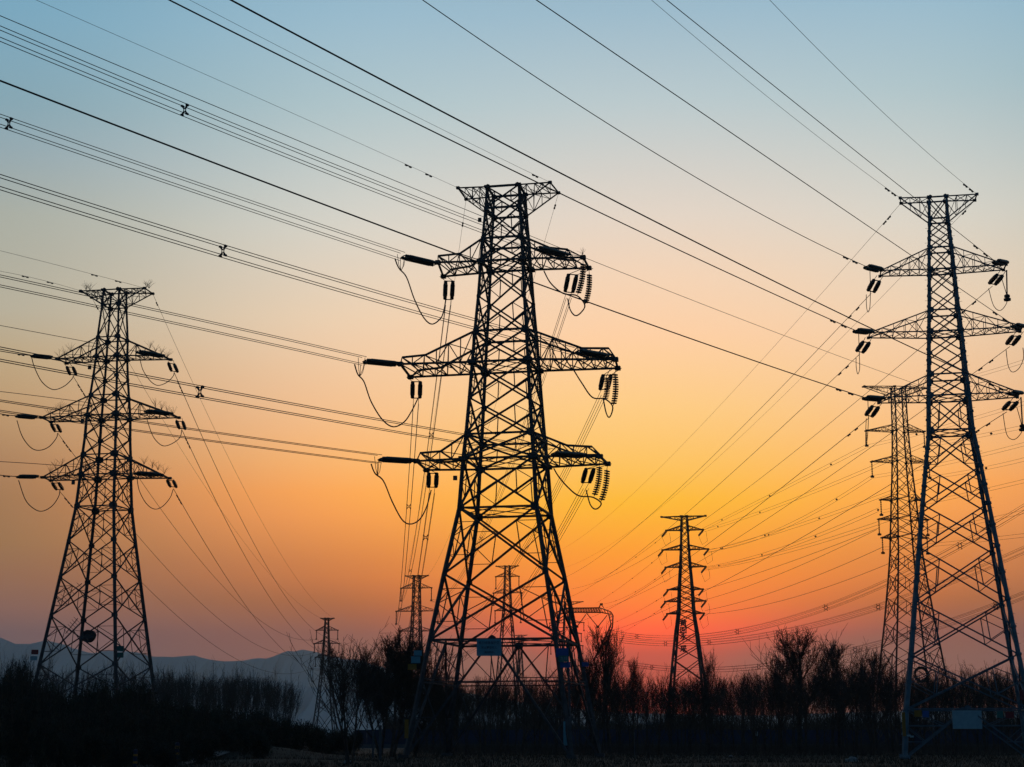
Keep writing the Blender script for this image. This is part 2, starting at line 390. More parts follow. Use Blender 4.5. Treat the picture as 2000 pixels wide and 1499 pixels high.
RIGHT = make_tower('transmission_tower', 'steel pylon at right with bluish tubular legs and a pale board on its lower frame', GP, 36.89, 139.23, math.radians(12.39),
    [(47.34, .721), (45.4, .774), (44.1, .86), (42.77, .94), (40.83, 1.02), (39.0, 1.11), (37.19, 1.201), (35.31, 1.331), (33.4, 1.42), (31.56, 1.507), (29.73, 1.63), (26.75, 1.76), (23.56, 2.203), (20.38, 2.615), (16.85, 3.069), (12.51, 3.6), (8.12, 4.12), (3.88, 4.7), (0, 5.0)],
    [0, 1, 3, 4, 6, 7, 9, 10, 11], (.105, .2), .085, .045, [0, 0, 0, 0, 0, 0, 0, 0, 0, 0, 1, 2, 1, 1, 1, 1, 1], (STEEL_BLUE, STEEL_BLUE_DARK), gus=.42, legn=10, flange=1.35, legs_v=17, diaph=(4, 7, 10, 11), peg=True)

ARMT = {}
def arm_from(T, key, side, zl, wl, zu, wu, near_px, far_px, **k):
    n_ = loc(T, at_z(*near_px, zl)); f_ = loc(T, at_z(*far_px, zl)); n_.z = f_.z = zl
    if abs(n_.y) > 4: n_.y = math.copysign(4, n_.y)
    o = cross_arm(T, side, zl, wl, zu, wu, n_, f_, **k)
    R = Matrix.Rotation(T.rotation_euler[2], 3, 'Z')
    ARMT[key] = (T.location + R @ n_, T.location + R @ f_)
    return o
# centre pylon
P_ = lambda c, *p: px(*c, [p])[0]
arm_from(MAIN, 'ML0', -1, 50.45, 1.473, 48.4, 1.57, P_(A_, 815, 158), P_(A_, 868, 232), n=4, rc=.075, rs=.04, name='peak_arm')
arm_from(MAIN, 'MR0', 1, 50.45, 1.473, 48.4, 1.57, P_(A_, 1415, 122), P_(A_, 1470, 190), n=4, rc=.075, rs=.04, name='peak_arm')
arm_from(MAIN, 'ML1', -1, 43.38, 1.898, 45.53, 1.782, P_(A_, 685, 643), P_(A_, 720, 735), knee=(-3.8, .75), end=(-5.8, .6), n=4, rc=.11, rs=.055)
arm_from(MAIN, 'MR1', 1, 43.38, 1.898, 45.53, 1.782, P_(A_, 1630, 610), P_(A_, 1668, 680), knee=(4.3, .95), end=(5.9, .75), n=5, rc=.11, rs=.055)
arm_from(MAIN, 'ML2', -1, 34.04, 2.503, 36.87, 2.327, P_(A_, 440, 1305), P_(A_, 505, 1390), knee=(-6.7, .75), end=(-8.8, .6), n=6, rc=.12, rs=.058)
arm_from(MAIN, 'MR2', 1, 34.04, 2.503, 36.87, 2.327, P_(A_, 1840, 1275), P_(A_, 1855, 1332), knee=(7.1, 1.0), end=(9.4, 1.0), n=7, rc=.12, rs=.058)
arm_from(MAIN, 'ML3', -1, 25.33, 3.12, 27.52, 2.923, P_(B_, 545, 570), P_(B_, 610, 628), knee=(-5.2, .75), end=(-7.1, .7), n=4, rc=.12, rs=.058)
arm_from(MAIN, 'MR3', 1, 25.33, 3.12, 27.52, 2.923, P_(B_, 1740, 540), P_(B_, 1790, 588), knee=(5.9, .95), end=(8.0, .85), n=5, rc=.12, rs=.058)
# left pylon
arm_from(LEFT, 'LL0', -1, 51.34, .946, 49.61, 1.006, P_(L4, 695, 215), P_(L4, 790, 272), n=4, rc=.08, rs=.04, name='peak_arm')
arm_from(LEFT, 'LR0', 1, 51.34, .946, 49.61, 1.006, P_(L4, 1245, 190), P_(L4, 1315, 238), n=4, rc=.08, rs=.04, name='peak_arm')
for key, s, zl, wl, zu, wu, C, n_, f_ in (('LL1', -1, 43.53, 1.281, 45.78, 1.246, L4, (490, 798), (575, 838)), ('LR1', 1, 43.53, 1.281, 45.78, 1.246, L4, (1405, 772), (1470, 806)),
        ('LL2', -1, 36.77, 1.774, 39.05, 1.588, L4, (355, 1305), (440, 1343)), ('LR2', 1, 36.77, 1.774, 39.05, 1.588, L4, (1475, 1272), (1540, 1306)),
        ('LL3', -1, 30.06, 2.04, 32.29, 1.957, L5, (365, 365), (440, 392)), ('LR3', 1, 30.06, 2.04, 32.29, 1.957, L5, (1395, 345), (1462, 373))):
    arm_from(LEFT, key, s, zl, wl, zu, wu, P_(C, *n_), P_(C, *f_), n=5, rc=.09, rs=.045)
# right pylon
for key, s, zl, wl, zu, wu, C, n_, f_ in (('RL0', -1, 47.34, .721, 45.4, .774, R1, (790, 185), (797, 238)), ('RR0', 1, 47.34, .721, 45.4, .774, R1, (1540, 148), (1520, 208)),
        ('RL1', -1, 40.83, 1.02, 42.77, .94, R1, (605, 893), (592, 950)), ('RR1', 1, 40.83, 1.02, 42.77, .94, R1, (1825, 835), (1800, 888)),
        ('RL2', -1, 35.31, 1.331, 37.19, 1.201, R2, (500, 248), (480, 302)), ('RR2', 1, 35.31, 1.331, 37.19, 1.201, R2, (1988, 188), (1960, 240)),
        ('RL3', -1, 29.73, 1.63, 31.56, 1.507, R2, (600, 885), (580, 938)), ('RR3', 1, 29.73, 1.63, 31.56, 1.507, R2, (1960, 835), (1935, 882))):
    arm_from(RIGHT, key, s, zl, wl, zu, wu, P_(C, *n_), P_(C, *f_), n=3 if key[2] == '0' else 5, rc=.065, rs=.035, m_=STEEL_BLUE_DARK, name='peak_arm' if key[2] == '0' else 'cross_arm')

# boards and fittings on the pylons
s = plate(MAIN, at(956, 1265, 140.4), 2.05, 1.4, S_BLUE, dy=0, label='blue notice board with three lines of dark lettering'); s.location.y -= .15
writing(s, '电力线路保护区', .25, 0, .36, INK); writing(s, '禁止攀登取土', .22, 0, -.02, INK); writing(s, '高压危险', .19, 0, -.40, INK)
def leg_board(px0, py0, Y, wx, wz, m_, T=MAIN, lab=None, rz=0): return plate(T, at(px0, py0, Y), wx, wz, m_, rz=rz, dy=0, label=lab)
leg_board(816, 1276, 139.5, .65, .42, S_BLUE, lab='upper blue plate on the left leg'); leg_board(812, 1289, 139.6, .75, .55, S_BLUE, lab='lower blue plate on the left leg')
leg_board(805, 1303, 139.5, .72, .48, S_YEL, lab='yellow plate on the left leg')
leg_board(1098, 1275, 137.2, 1.0, .72, S_NAVY, lab='navy plate at the top of the right leg stack'); 
s = leg_board(1101, 1287, 137.1, .85, .5, S_GRN, lab='green plate with lettering'); writing(s, '龙线', .3, 0, 0, S_WHT)
leg_board(1104, 1299, 137.2, .8, .45, S_NAVY, lab='lower navy plate')
leg_board(1143, 1298, 150, .6, .4, S_NAVY, lab='small blue plate on the rear leg')
leg_board(1104.5, 1433, 138.5, .34, 1.9, S_BLUE, lab='tall blue strip round the foot of the right leg'); leg_board(794, 1424, 139.5, .32, 1.5, S_YEL, lab='yellow strip round the foot of the left leg')
plate(MAIN, at(937, 430, 145), .32, .36, STEEL_DARK, name='number_plate', dy=0, th=.2); plate(MAIN, at(889, 934, 143), .36, .38, STEEL_DARK, name='number_plate', dy=0, th=.2)
for p in ((175, 718), (161, 823), (143, 943)): plate(LEFT, at(*p, 183), .34, .42, STEEL_DARK, name='number_plate', dy=0, th=.2)
leg_board(68, 1274, 181, .75, .5, S_RED, LEFT, 'red plate on the outer leg'); leg_board(66, 1286, 181, .75, .45, S_WHT, LEFT, 'pale plate under the red one')
leg_board(234, 1267, 181, .85, .55, S_GRN, LEFT, 'upper green plate on the third leg'); leg_board(234, 1280, 181, .8, .55, S_GRN, LEFT, 'lower green plate on the third leg')
m = MB(); c = loc(LEFT, at(173, 1243, 181))
for j in range(16):
    r_ = .55 + .14 * math.sin(j * 2.1); zz = [(c.x + r_ * math.cos(a) * (1 + .08 * math.sin(j)), c.y + .25 * math.sin(j * 1.3) + .1 * math.sin(3 * a), c.z + r_ * .9 * math.sin(a)) for a in np.linspace(0, 6.28, 22)]
    m.tube(zz, .06, 4)
m.lathe((c.x, c.y - .12, c.z), (c.x, c.y + .12, c.z), [(0, .3), (0.02, .44), (.98, .44), (1, .3)], 16); m.build('cable_coil', STEEL_DARK, LEFT)
for (a, b) in (((128, 1238), (152, 1208)), ((112, 1176), (160, 1140))):   # rooftop-style aerials clamped inside the frame
    m = MB(); p0, p1 = loc(LEFT, at(*a, 183)), loc(LEFT, at(*b, 183)); m.bar(p0, p1, .05)
    for t in np.linspace(.1, .9, 6): c = lerp(p0, p1, t); m.bar(c + Vector((-.35, 0, .3)), c + Vector((.35, 0, -.3)), .025)
    m.build('aerial', STEEL_DARK, LEFT)
s = plate(RIGHT, at(1889, 1406, 134.4), 2.3, 1.42, S_WHT, dy=0, label='large pale blank-looking notice board')
leg_board(1793, 1394, 134.4, .58, .5, S_YEL, RIGHT, 'small yellow plate'); leg_board(1808, 1395, 134.4, .5, .5, S_NAVY, RIGHT, 'small dark blue plate')
leg_board(1953, 1396, 133.8, .5, .5, S_GRN, RIGHT, 'small dark green plate'); leg_board(1972, 1397, 133.6, .65, .5, S_RED, RIGHT, 'small red plate')
leg_board(1765.5, 1415, 134.4, .26, 1.85, S_YEL, RIGHT, 'yellow band on the left leg'); leg_board(1996, 1358, 133.2, .3, .8, S_RED, RIGHT, 'red plate on the right leg')
for a in ((1775, 1437), (1781, 1439)): plate(RIGHT, at(*a, 134), .3, .14, S_WHT, name='number_plate', dy=0)

# bird spikes: small sprays of bent wires screwed on the arms
def spikes(T, pts, Y, n=16, h=1.0, seed=0):
    r = random.Random(seed); m = MB()
    for p in pts:
        c = loc(T, at(*p, Y))
        for j in range(n):
            a = r.uniform(0, 6.28); t = r.uniform(.1, .9); d = Vector((math.cos(a) * t, math.sin(a) * t, 1.0)).normalized()
            e = c + d * h * r.uniform(.6, 1.1); mid = lerp(c, e, .5) + Vector((0, 0, .05))
            m.tube([c, mid, e + Vector((math.cos(a), math.sin(a), 0)) * .12], .009, 3)
    return m.build('bird_spikes', STEEL_DARK, T)
spikes(LEFT, [(168, 567), (176, 568)], 183, seed=1); spikes(LEFT, [(286, 562), (291, 564)], 183, seed=2)
spikes(LEFT, px(*L4, [(510, 795), (555, 770), (605, 742)]), 183, n=12, seed=3); spikes(LEFT, px(*L4, [(1290, 715), (1340, 740), (1390, 762), (1440, 788)]), 183, n=14, seed=4)
spikes(LEFT, px(*L4, [(420, 1285), (480, 1255), (520, 1235)]), 183, n=12, seed=5); spikes(LEFT, px(*L4, [(1340, 1215), (1390, 1240), (1440, 1262), (1490, 1285)]), 183, n=14, seed=6)
spikes(LEFT, px(*L5, [(430, 325), (480, 295), (530, 268)]), 183, n=12, seed=7); spikes(LEFT, px(*L5, [(1240, 255), (1310, 290), (1360, 305), (1415, 335)]), 183, n=14, seed=8)
spikes(MAIN, [(1138, 500)], 143, n=12, h=.7, seed=9)

# ------------------------------------------------------------------ insulators, jumpers
def disc_profile(n, R, core=.3, taper=0):
    pr = [(0, .03), (.03, .03), (.035, R * .55)] if core > .5 else [(0, .03), (.03, .03)]
    for i in range(n):
        t0 = .04 + .92 * i / n; dt = .92 / n
        Q_ = R * (1 - taper * (.45 if i in (0, n - 1) else .18 if i in (1, n - 2) else 0))
        pr += [(t0, R * core), (t0 + dt * .2, Q_), (t0 + dt * .7, Q_ * .96), (t0 + dt * .85, R * core)]
    return pr + [(.97, .03), (1, .03)]
def string_pair(label, group, segs, T, discs=16, R=.18, link=None, m_=GLASS):
    "segs: list of 3-D (start, end); one thing with its disc strings, yoke and link as parts"
    o = empty('insulator_set', segs[0][0], 0, label, 'insulator', group); org = Vector(segs[0][0])
    for a, b in segs:
        m = MB(); m.lathe(Vector(a) - org, Vector(b) - org, disc_profile(discs, R, .82, 1) if len(segs) == 2 else disc_profile(discs, R, .2), 10, None if len(segs) == 2 else Vector((.16, 0, -.02))); m.build('disc_string', m_, o)
    if len(segs) == 2:
        for j in (0, 1): m = MB(); m.bar(Vector(segs[0][j]) - org, Vector(segs[1][j]) - org, .055); m.build('yoke', STEEL_DARK, o)
    if link is not None:
        l_ = Vector(link)
        for a, b in segs: m = MB(); m.bar(l_ - org if len(segs) == 1 else Vector(a) - org + (l_ - (Vector(segs[0][0]) + Vector(segs[-1][0])) / 2) * 1.0, Vector(a) - org, .035); m.build('link', STEEL_DARK, o)
    return o
HD = (.66, 1.0)                       # ground heading of the three near lines (they come over the camera's left)
def near_string(key, p0, p1, where, grp, R=.17, sep=(.2, .09)):
    tip = ARMT[key][0]; a = at(*p0, tip.y - .1); b = at_plane(*p1, a, *HD)
    d = (b - a)
    if d.length > 5.2: b = a + d * (5.2 / d.length)
    n_ = Vector((HD[1], -HD[0], 0)).normalized() * sep[0]
    segs = [(a + n_ + Vector((0, 0, sep[1])), b + n_ + Vector((0, 0, sep[1]))), (a - n_ - Vector((0, 0, sep[1])), b - n_ - Vector((0, 0, sep[1])))]
    string_pair('twin dark insulators pulling left from the %s' % where, grp, segs, None, discs=18, R=R, link=tip)
    return b
def far_string(key, prs, where, grp, dY=2.2, R=.17):
    tip = ARMT[key][1]; segs = []
    for (p0, p1) in prs: segs.append((at(*p0, tip.y), at(*p1, tip.y + dY)))
    string_pair('insulator pair hanging back and down from the %s' % where, grp, segs, None, discs=12, R=R, link=tip)
    return (segs[0][1] + segs[1][1]) / 2
def jumper(pts, Ya, Yb, r, label, grp, leads=None):
    n = len(pts); P = [at(p[0], p[1], lerp(Ya, Yb, i / (n - 1))) for i, p in enumerate(pts)]
    Q = []
    for i in range(n - 1):            # Catmull-Rom
        p0, p1, p2, p3 = P[max(i - 1, 0)], P[i], P[i + 1], P[min(i + 2, n - 1)]
        for t in np.linspace(0, 1, 7)[:-1]:
            t = float(t); Q.append(.5 * ((2 * p1) + (p2 - p0) * t + (2 * p0 - 5 * p1 + 4 * p2 - p3) * t * t + (3 * p1 - p0 - 3 * p2 + p3) * t ** 3))
    Q.append(P[-1]); m = MB(); m.tube(Q, r, 6)
    if leads:
        for q_ in leads:
            a = at(*q_, Ya); b = Q[8]; m.tube([a, lerp(a, b, .4) + Vector((0, 0, -.35)), b], .025, 4)
    return tag(m.build('jumper_cable', WIRE, None, P[0]), label, 'cable', grp)
GI = 'insulator sets on the big pylons'; GJ = 'slack jumper cables on the big pylons'
lev = {1: 'upper', 2: 'middle', 3: 'lower'}
END = {}
for T_, tn, c1, rows in (('M', 'centre pylon', None, {
        'ML1': ((851, 516.5), (786.5, 501.5)), 'ML2': ((777.5, 712), (711.5, 705.5)), 'ML3': ((807.5, 901), (741.5, 897)),
        'MR1': ((1109, 500), (1043, 483.5)), 'MR2': ((1187, 696.5), (1125, 686)), 'MR3': ((1142, 890.5), (1077.5, 886))}),
    ('L', 'left pylon', None, {'LL1': ((101, 699), (62, 695)), 'LL2': ((71, 816), (32, 812.5)), 'LL3': ((73.5, 931.7), (34, 931)),
        'LR1': ((317.5, 696), (267.6, 687)), 'LR2': ((333, 809), (283.5, 803)), 'LR3': ((313, 928), (264, 924))}),
    ('R', 'right pylon', None, {'RL1': ((1720, 528), (1692, 521)), 'RL2': ((1700, 649), (1671, 646)), 'RL3': ((1724, 780), (1689, 777)),
        'RR1': ((1964, 515), (1944, 511)), 'RR2': ((1998, 640), (1981, 636)), 'RR3': ((1993, 770), (1974, 767))})):
    for k, (a, b) in rows.items():
        END[k] = near_string(k, a, b, '%s %s arm of the %s' % (lev[int(k[2])], 'left' if k[1] == 'L' else 'right', tn), GI, R=.18 if T_ == 'M' else .17, sep=(.2, .07) if T_ == 'M' else (.22, .06))
FEND = {}
for k, prs in {
    'ML1': [((870.5, 549.5), (869, 585.5)), ((884.6, 549.5), (882.5, 585.5))], 'ML2': [((806, 746), (805.5, 778)), ((821, 746), (820, 778))], 'ML3': [((837.5, 925), (837, 952)), ((853, 925), (851.6, 952))],
    'MR1': [((1110.5, 536), (1103.6, 570.5)), ((1126.4, 537.5), (1118.6, 572))], 'MR2': [((1178, 733), (1172, 761.5)), ((1193, 733), (1187, 760))], 'MR3': [((1145, 916), (1137.5, 943)), ((1160, 916), (1151.6, 943))],
    'LL1': [((130.4, 717), (137, 732)), ((142.4, 718), (149, 732))], 'LL2': [((99.8, 828.5), (107.7, 843)), ((111.8, 830.7), (119, 844))], 'LL3': [((102, 944), (110.5, 956.6)), ((115, 944), (123, 956.6))],
    'LR1': [((328.9, 709.4), (335, 725)), ((340, 711.6), (347, 727))], 'LR2': [((344.7, 822.8), (350.4, 837.5)), ((356.8, 824), (362, 838.7))], 'LR3': [((326.6, 938.5), (333, 951)), ((338.4, 939.6), (344.7, 952))],
    'RL1': [((1707, 547), (1695, 568)), ((1718, 550), (1707, 571))], 'RL2': [((1686, 668), (1673, 686)), ((1698, 670), (1685, 689))], 'RL3': [((1704, 794), (1691, 811)), ((1716, 796), (1703, 814))],
    'RR1': [((1948, 537), (1932, 554)), ((1958, 539), (1944, 556))], 'RR2': [((1978, 657), (1966, 672)), ((1992, 657), (1978, 674))], 'RR3': [((1972, 786), (1959, 800)), ((1987, 786), (1973, 801))]}.items():
    tn = {'M': 'centre pylon', 'L': 'left pylon', 'R': 'right pylon'}[k[0]]
    FEND[k] = far_string(k, prs, '%s %s arm of the %s' % (lev[int(k[2])], 'left' if k[1] == 'L' else 'right', tn), GI, R=.22 if k[0] == 'M' else .2)
for k, prs in {'MR1': [((1138.8, 513), (1128, 576)), ((1150.8, 534), (1142.4, 595.6))], 'MR2': [((1184, 736), (1181, 782)), ((1200.5, 728), (1197.5, 793))], 'MR3': [((1170.5, 910), (1160, 970)), ((1185.5, 916), (1173.5, 980.5))]}.items():
    tn = ARMT[k]
    for j, (a, b) in enumerate(prs):
        Yd = tn[j].y; s0 = at(*a, Yd); s1 = at(*b, Yd + .3)
        string_pair('long %s string of spaced discs at the %s right arm tip, centre pylon' % (('inner', 'outer')[j], lev[int(k[2])]), GI, [(s0, s1)], None, discs=13, R=.27, link=tn[j])
for k, a, b in (('RR1', (1966, 528), (1967, 580)), ('RR3', (1994, 776), (1997, 834))):
    m = MB(); p0 = at(*a, ARMT[k][1].y); p1 = at(*b, ARMT[k][1].y); m.bar(p0, p1, .06, n=6); m.lathe(p1 + Vector((0, 0, .25)), p1 - Vector((0, 0, .35)), [(0, .05), (.2, .25), (.5, .25), (.55, .1), (.7, .32), (1, .3)], 8)
    tag(m.build('jumper_weight', STEEL_DARK, None, p0), 'thin rod with a dark weight hanging from the %s right arm of the right pylon' % lev[int(k[2])], 'weight', 'rods with weights on the right pylon')
def jm(k, C, pts, r, leads=None):
    tn = {'M': 'centre pylon', 'L': 'left pylon', 'R': 'right pylon'}[k[0]]
    jumper(px(*C, pts), END[k].y, FEND[k].y, r, 'slack dark cable looping under the %s %s arm of the %s' % (lev[int(k[2])], 'left' if k[1] == 'L' else 'right', tn), GJ, leads and px(*C, leads))
jm('ML1', A_, [(405, 620), (430, 680), (480, 740), (530, 880), (590, 1000), (645, 1045), (700, 1010), (722, 960), (735, 890)], .062, [(420, 590), (440, 612), (465, 612), (475, 600)])
jm('ML2', D8, [(1232, 565), (1255, 635), (1300, 690), (1350, 830), (1430, 960), (1510, 1015), (1590, 980), (1645, 900), (1690, 810)], .062, [(1258, 515), (1275, 565), (1305, 560), (1308, 515)])
jm('ML3', B_, [(250, 590), (275, 650), (330, 700), (385, 830), (450, 950), (505, 980), (565, 950), (610, 870), (640, 760)], .062, [(272, 540), (290, 580), (315, 580), (300, 560)])
jm('MR1', A_, [(1375, 700), (1420, 780), (1500, 845), (1590, 860), (1640, 920), (1620, 965), (1580, 990), (1545, 950), (1530, 880)], .062)
jm('MR2', B_, [(1570, -20), (1620, 60), (1690, 155), (1770, 165), (1820, 210), (1815, 260), (1797, 285), (1778, 250), (1760, 160)], .062)
jm('MR3', B_, [(1440, 620), (1470, 670), (1530, 740), (1600, 795), (1690, 805), (1745, 840), (1735, 870), (1705, 882), (1675, 850), (1650, 760)], .062)
jm('LL1', L7, [(300, 240), (330, 340), (400, 470), (500, 538), (600, 510), (670, 450), (695, 410)], .05)
jm('LL2', L7, [(160, 830), (210, 980), (290, 1085), (370, 1112), (460, 1080), (530, 1000), (545, 950)], .05)
jm('LL3', L5, [(160, 390), (220, 560), (300, 640), (370, 655), (450, 610), (505, 530), (517, 470)], .05)
jm('LR1', L4, [(1200, 770), (1225, 880), (1270, 960), (1320, 1012), (1370, 1028), (1440, 1000), (1490, 950), (1500, 915)], .045)
jm('LR2', L4, [(1262, 1310), (1310, 1450), (1360, 1520), (1415, 1550), (1490, 1525), (1550, 1475), (1565, 1410)], .045)
jm('LR3', L5, [(1180, 370), (1200, 480), (1260, 590), (1330, 638), (1400, 615), (1465, 540), (1490, 470)], .045)
jm('RL1', R1, [(495, 880), (500, 1080), (495, 1250), (475, 1300), (462, 1240), (460, 1130)], .03)
jm('RL2', R2, [(385, 260), (392, 480), (395, 600), (377, 655), (362, 590), (360, 500)], .03)
jm('RL3', R2, [(475, 900), (480, 1100), (470, 1280), (455, 1350), (455, 1200), (460, 1090)], .03)
jm('RR1', R1, [(1785, 980), (1835, 1160), (1815, 1240), (1760, 1285), (1700, 1230), (1655, 1070)], .032)
jm('RR2', R2, [(1990, 400), (1995, 500), (1950, 600), (1885, 635), (1845, 570), (1825, 420)], .032)
jm('RR3', R2, [(1930, 980), (1980, 1180), (1950, 1260), (1890, 1295), (1830, 1240), (1795, 1040)], .032)

# ------------------------------------------------------------------ wires
def damper(o, org, p, d, sz=.16):
    m = MB()
    d = d.normalized()
    for k in (-1, 1): m.bar(p - org + d * (.3 * k - .12) - Vector((0, 0, .08)), p - org + d * (.3 * k + .12) - Vector((0, 0, .08)), sz * .55, n=5)
    m.bar(p - org - d * .3 - Vector((0, 0, .08)), p - org + d * .3 - Vector((0, 0, .08)), .025); m.bar(p - org, p - org - Vector((0, 0, .1)), .05)
    m.build('vibration_damper', STEEL_DARK, o)
def para(S, E, zs):
    "zs: list of (t, z); parabola through S, weighted least squares, t from 0 to 1"
    t = np.array([0.0, 1.0] + [a for a, _ in zs]); z = np.array([S.z, E.z] + [b for _, b in zs]); wt = np.array([20.0, 8.0] + [1.0] * len(zs))
    return np.polyfit(t, z, 2, w=wt)
def path(S, E, co, t0=0, t1=1, n=48, off=Vector((0, 0, 0))):
    out_ = []
    for t in np.linspace(t0, t1, n):
        t = float(t); out_.append(Vector((lerp(S.x, E.x, t), lerp(S.y, E.y, t), float(np.polyval(co, t)))) + off)
    return out_
def conductor(pts, r, label, group, name='conductor_wire', m_=WIRE, dampers=(), cat='wire', n=4):
    m = MB(); m.tube(pts, r, n); o = m.build(name, m_, None, pts[0]); tag(o, label, cat, group)
    acc = 0; want = list(dampers)
    for a, b in zip(pts[:-1], pts[1:]):
        l_ = (b - a).length
        while want and acc + l_ > want[0]:
            t = (want.pop(0) - acc) / l_; damper(o, pts[0], lerp(a, b, t), b - a)
        acc += l_
    return o
def plane_wire(S, pixels, head=HD, ext=1.35):
    "from S, following pixels in the vertical plane with that heading; the last pixel ends at t=1, then carries on to ext"
    P = [at_plane(*p, S, *head) for p in pixels]; E_ = P[-1]; L_ = (Vector((E_.x, E_.y)) - Vector((S.x, S.y))).length
    zs = [((Vector((p.x, p.y)) - Vector((S.x, S.y))).length / L_, p.z) for p in P[:-1]]
    return S, E_, para(S, E_, zs), ext
def depth_wire(p0, Y0, p1, Y1, mids=(), ext=1.0, S=None, E_=None):
    S = at(*p0, Y0) if S is None else S; E_ = at(*p1, Y1) if E_ is None else E_; dx, dy = E_.x - S.x, E_.y - S.y; L_ = math.hypot(dx, dy)
    zs = []
    for p in mids:
        q_ = at_plane(*p, S, dx, dy); t = ((q_.x - S.x) * dx + (q_.y - S.y) * dy) / L_ ** 2
        if -.2 < t < 1.2: zs.append((t, q_.z))
    return S, E_, para(S, E_, zs), ext
def sag_wire(S, E_, sag): return S, E_, np.polyfit([0, .5, 1], [S.z, (S.z + E_.z) / 2 - sag, E_.z], 2), 1.0
def spacer_x(c, d, h, v, label, grp):
    "X-shaped four-wire spacer"
    m = MB(); n_ = Vector((-d.y, d.x, 0)).normalized()
    for sx in (-1, 1):
        for sz in (-1, 1):
            e = n_ * (sx * h) + Vector((0, 0, sz * v)); m.bar(e * .25, e, .055, .075); m.bar(e * .9 - d * .1, e * .9 + d * .1, .085, n=5)
    for sx, sz in ((1, 1), (1, -1), (-1, -1), (-1, 1)):
        a = n_ * (sx * h * .35) + Vector((0, 0, sz * v * .35)); m.bar(a, n_ * (sz * h * .35) + Vector((0, 0, -sx * v * .35)), .04)
    tag(m.build('bundle_spacer', STEEL_DARK, None, (0, 0, 0)), label, 'spacer', grp).location = c
def quad(wire, label, group, r, spacers=(), h=.24, v=.34, dampers=(), sp_label='', far=False, n=48, m_=WIRE):
    S, E_, co, ext = wire; d = Vector((E_.x - S.x, E_.y - S.y, 0)).normalized(); n_ = Vector((-d.y, d.x, 0))
    for nm, sx, sz in (('top left', -1, 1), ('top right', 1, 1), ('bottom left', -1, -1), ('bottom right', 1, -1)):
        o_ = n_ * (-sx * h) + Vector((0, 0, sz * v)); conductor(path(S, E_, co, 0, ext, n, o_), r, '%s wire, %s' % (nm.replace('left', 'near').replace('right', 'rear'), label), group, m_=m_)
    for k, (sx_, lab) in enumerate(spacers):
        # find t whose picture column or row matches
        best = min(np.linspace(0, ext, 2000), key=lambda t: (lambda q_: abs((CX + F * q_.x / (q_.y * math.cos(TH) + (q_.z - HC) * math.sin(TH))) - sx_[0]) if sx_[1] is None else abs(CY - F * ((q_.z - HC) * math.cos(TH) - q_.y * math.sin(TH)) / (q_.y * math.cos(TH) + (q_.z - HC) * math.sin(TH)) - sx_[1]))(Vector((lerp(S.x, E_.x, t), lerp(S.y, E_.y, t), float(np.polyval(co, t))))))
        c = Vector((lerp(S.x, E_.x, best), lerp(S.y, E_.y, best), float(np.polyval(co, best))))
        spacer_x(c, d, h, v, lab, 'spacers on the four-wire bundles')
GW = 'wires coming over from the left to the centre pylon'
quad(plane_wire(END['ML1'], [(650, 457), (400, 372), (0, 236)]), 'bundle to the upper left arm of the centre pylon', GW, .027, [((17, None), 'X-shaped spacer on the upper bundle at the left edge of the sky')])
quad(plane_wire(END['MR1'], [(935, 441), (600, 313), (361, 215), (0, 66)]), 'bundle crossing to the upper right arm of the centre pylon', GW, .027, [((361, None), 'X-shaped spacer on the highest four-wire bundle, upper left sky')])
quad(plane_wire(END['ML2'], [(500, 659), (250, 602), (0, 549)]), 'bundle to the middle left arm of the centre pylon', GW, .026)
quad(plane_wire(END['MR2'], [(922, 633), (700, 568), (435, 491), (0, 356)]), 'bundle crossing to the middle right arm of the centre pylon', GW, .027, [((435, None), 'X-shaped spacer on the bundle just above the left pylon height')])
quad(plane_wire(END['ML3'], [(550, 871), (365, 847), (0, 793)]), 'bundle to the lower left arm of the centre pylon', GW, .026)
quad(plane_wire(END['MR3'], [(897, 856), (600, 803), (360, 762), (0, 692)]), 'bundle crossing to the lower right arm of the centre pylon', GW, .026, [((390, None), 'X-shaped spacer just right of the left pylon beside its middle arm')])
def wire1(w_, r, label, group, name='conductor_wire', m_=WIRE, dampers=(), n=48):
    S, E_, co, ext = w_; return conductor(path(S, E_, co, 0, ext, n), r, label, group, name, m_, dampers)
GE = 'thin earth wires at the pylon tops'
wire1(plane_wire(ARMT['ML0'][0], [(700, 272), (500, 193), (300, 106), (70, 0)]), .016, 'thin earth wire from the left end of the centre pylon top', GE, 'earth_wire', dampers=(4.5, 7.5))
wire1(plane_wire(ARMT['MR0'][0], [(900, 272), (700, 170), (500, 68), (370, 0)]), .016, 'thin earth wire from the right end of the centre pylon top', GE, 'earth_wire', dampers=(2.5,))
GR = 'heavy wires crossing the upper sky to the right pylon'
R_ = .042
wire1(plane_wire(END['RL1'], [(1640, 494), (1400, 371), (1100, 187), (825, 0)]), R_ * .8, 'heavy wire over the upper sky to the upper left arm of the right pylon', GR, dampers=(2.5, 4.5))
wire1(plane_wire(END['RL2'], [(1638, 631), (1170, 412), (1088, 376), (700, 190), (330, 0)]), R_, 'heavy wire behind the centre pylon top to the middle left arm, right pylon', GR, dampers=(2.5, 4.8))
wire1(plane_wire(END['RL3'], [(1330, 655), (1170, 600), (880, 490), (500, 350), (0, 158)]), R_, 'heavy wire passing behind the centre pylon to the lower left arm of the right pylon', GR, dampers=(3, 5.5))
wire1(plane_wire(END['RR1'], [(1870, 448), (1760, 372), (1550, 195), (1302, 0)]), R_ * .8, 'heavy wire from the top edge to the upper right arm of the right pylon', GR, dampers=(2.5, 5))
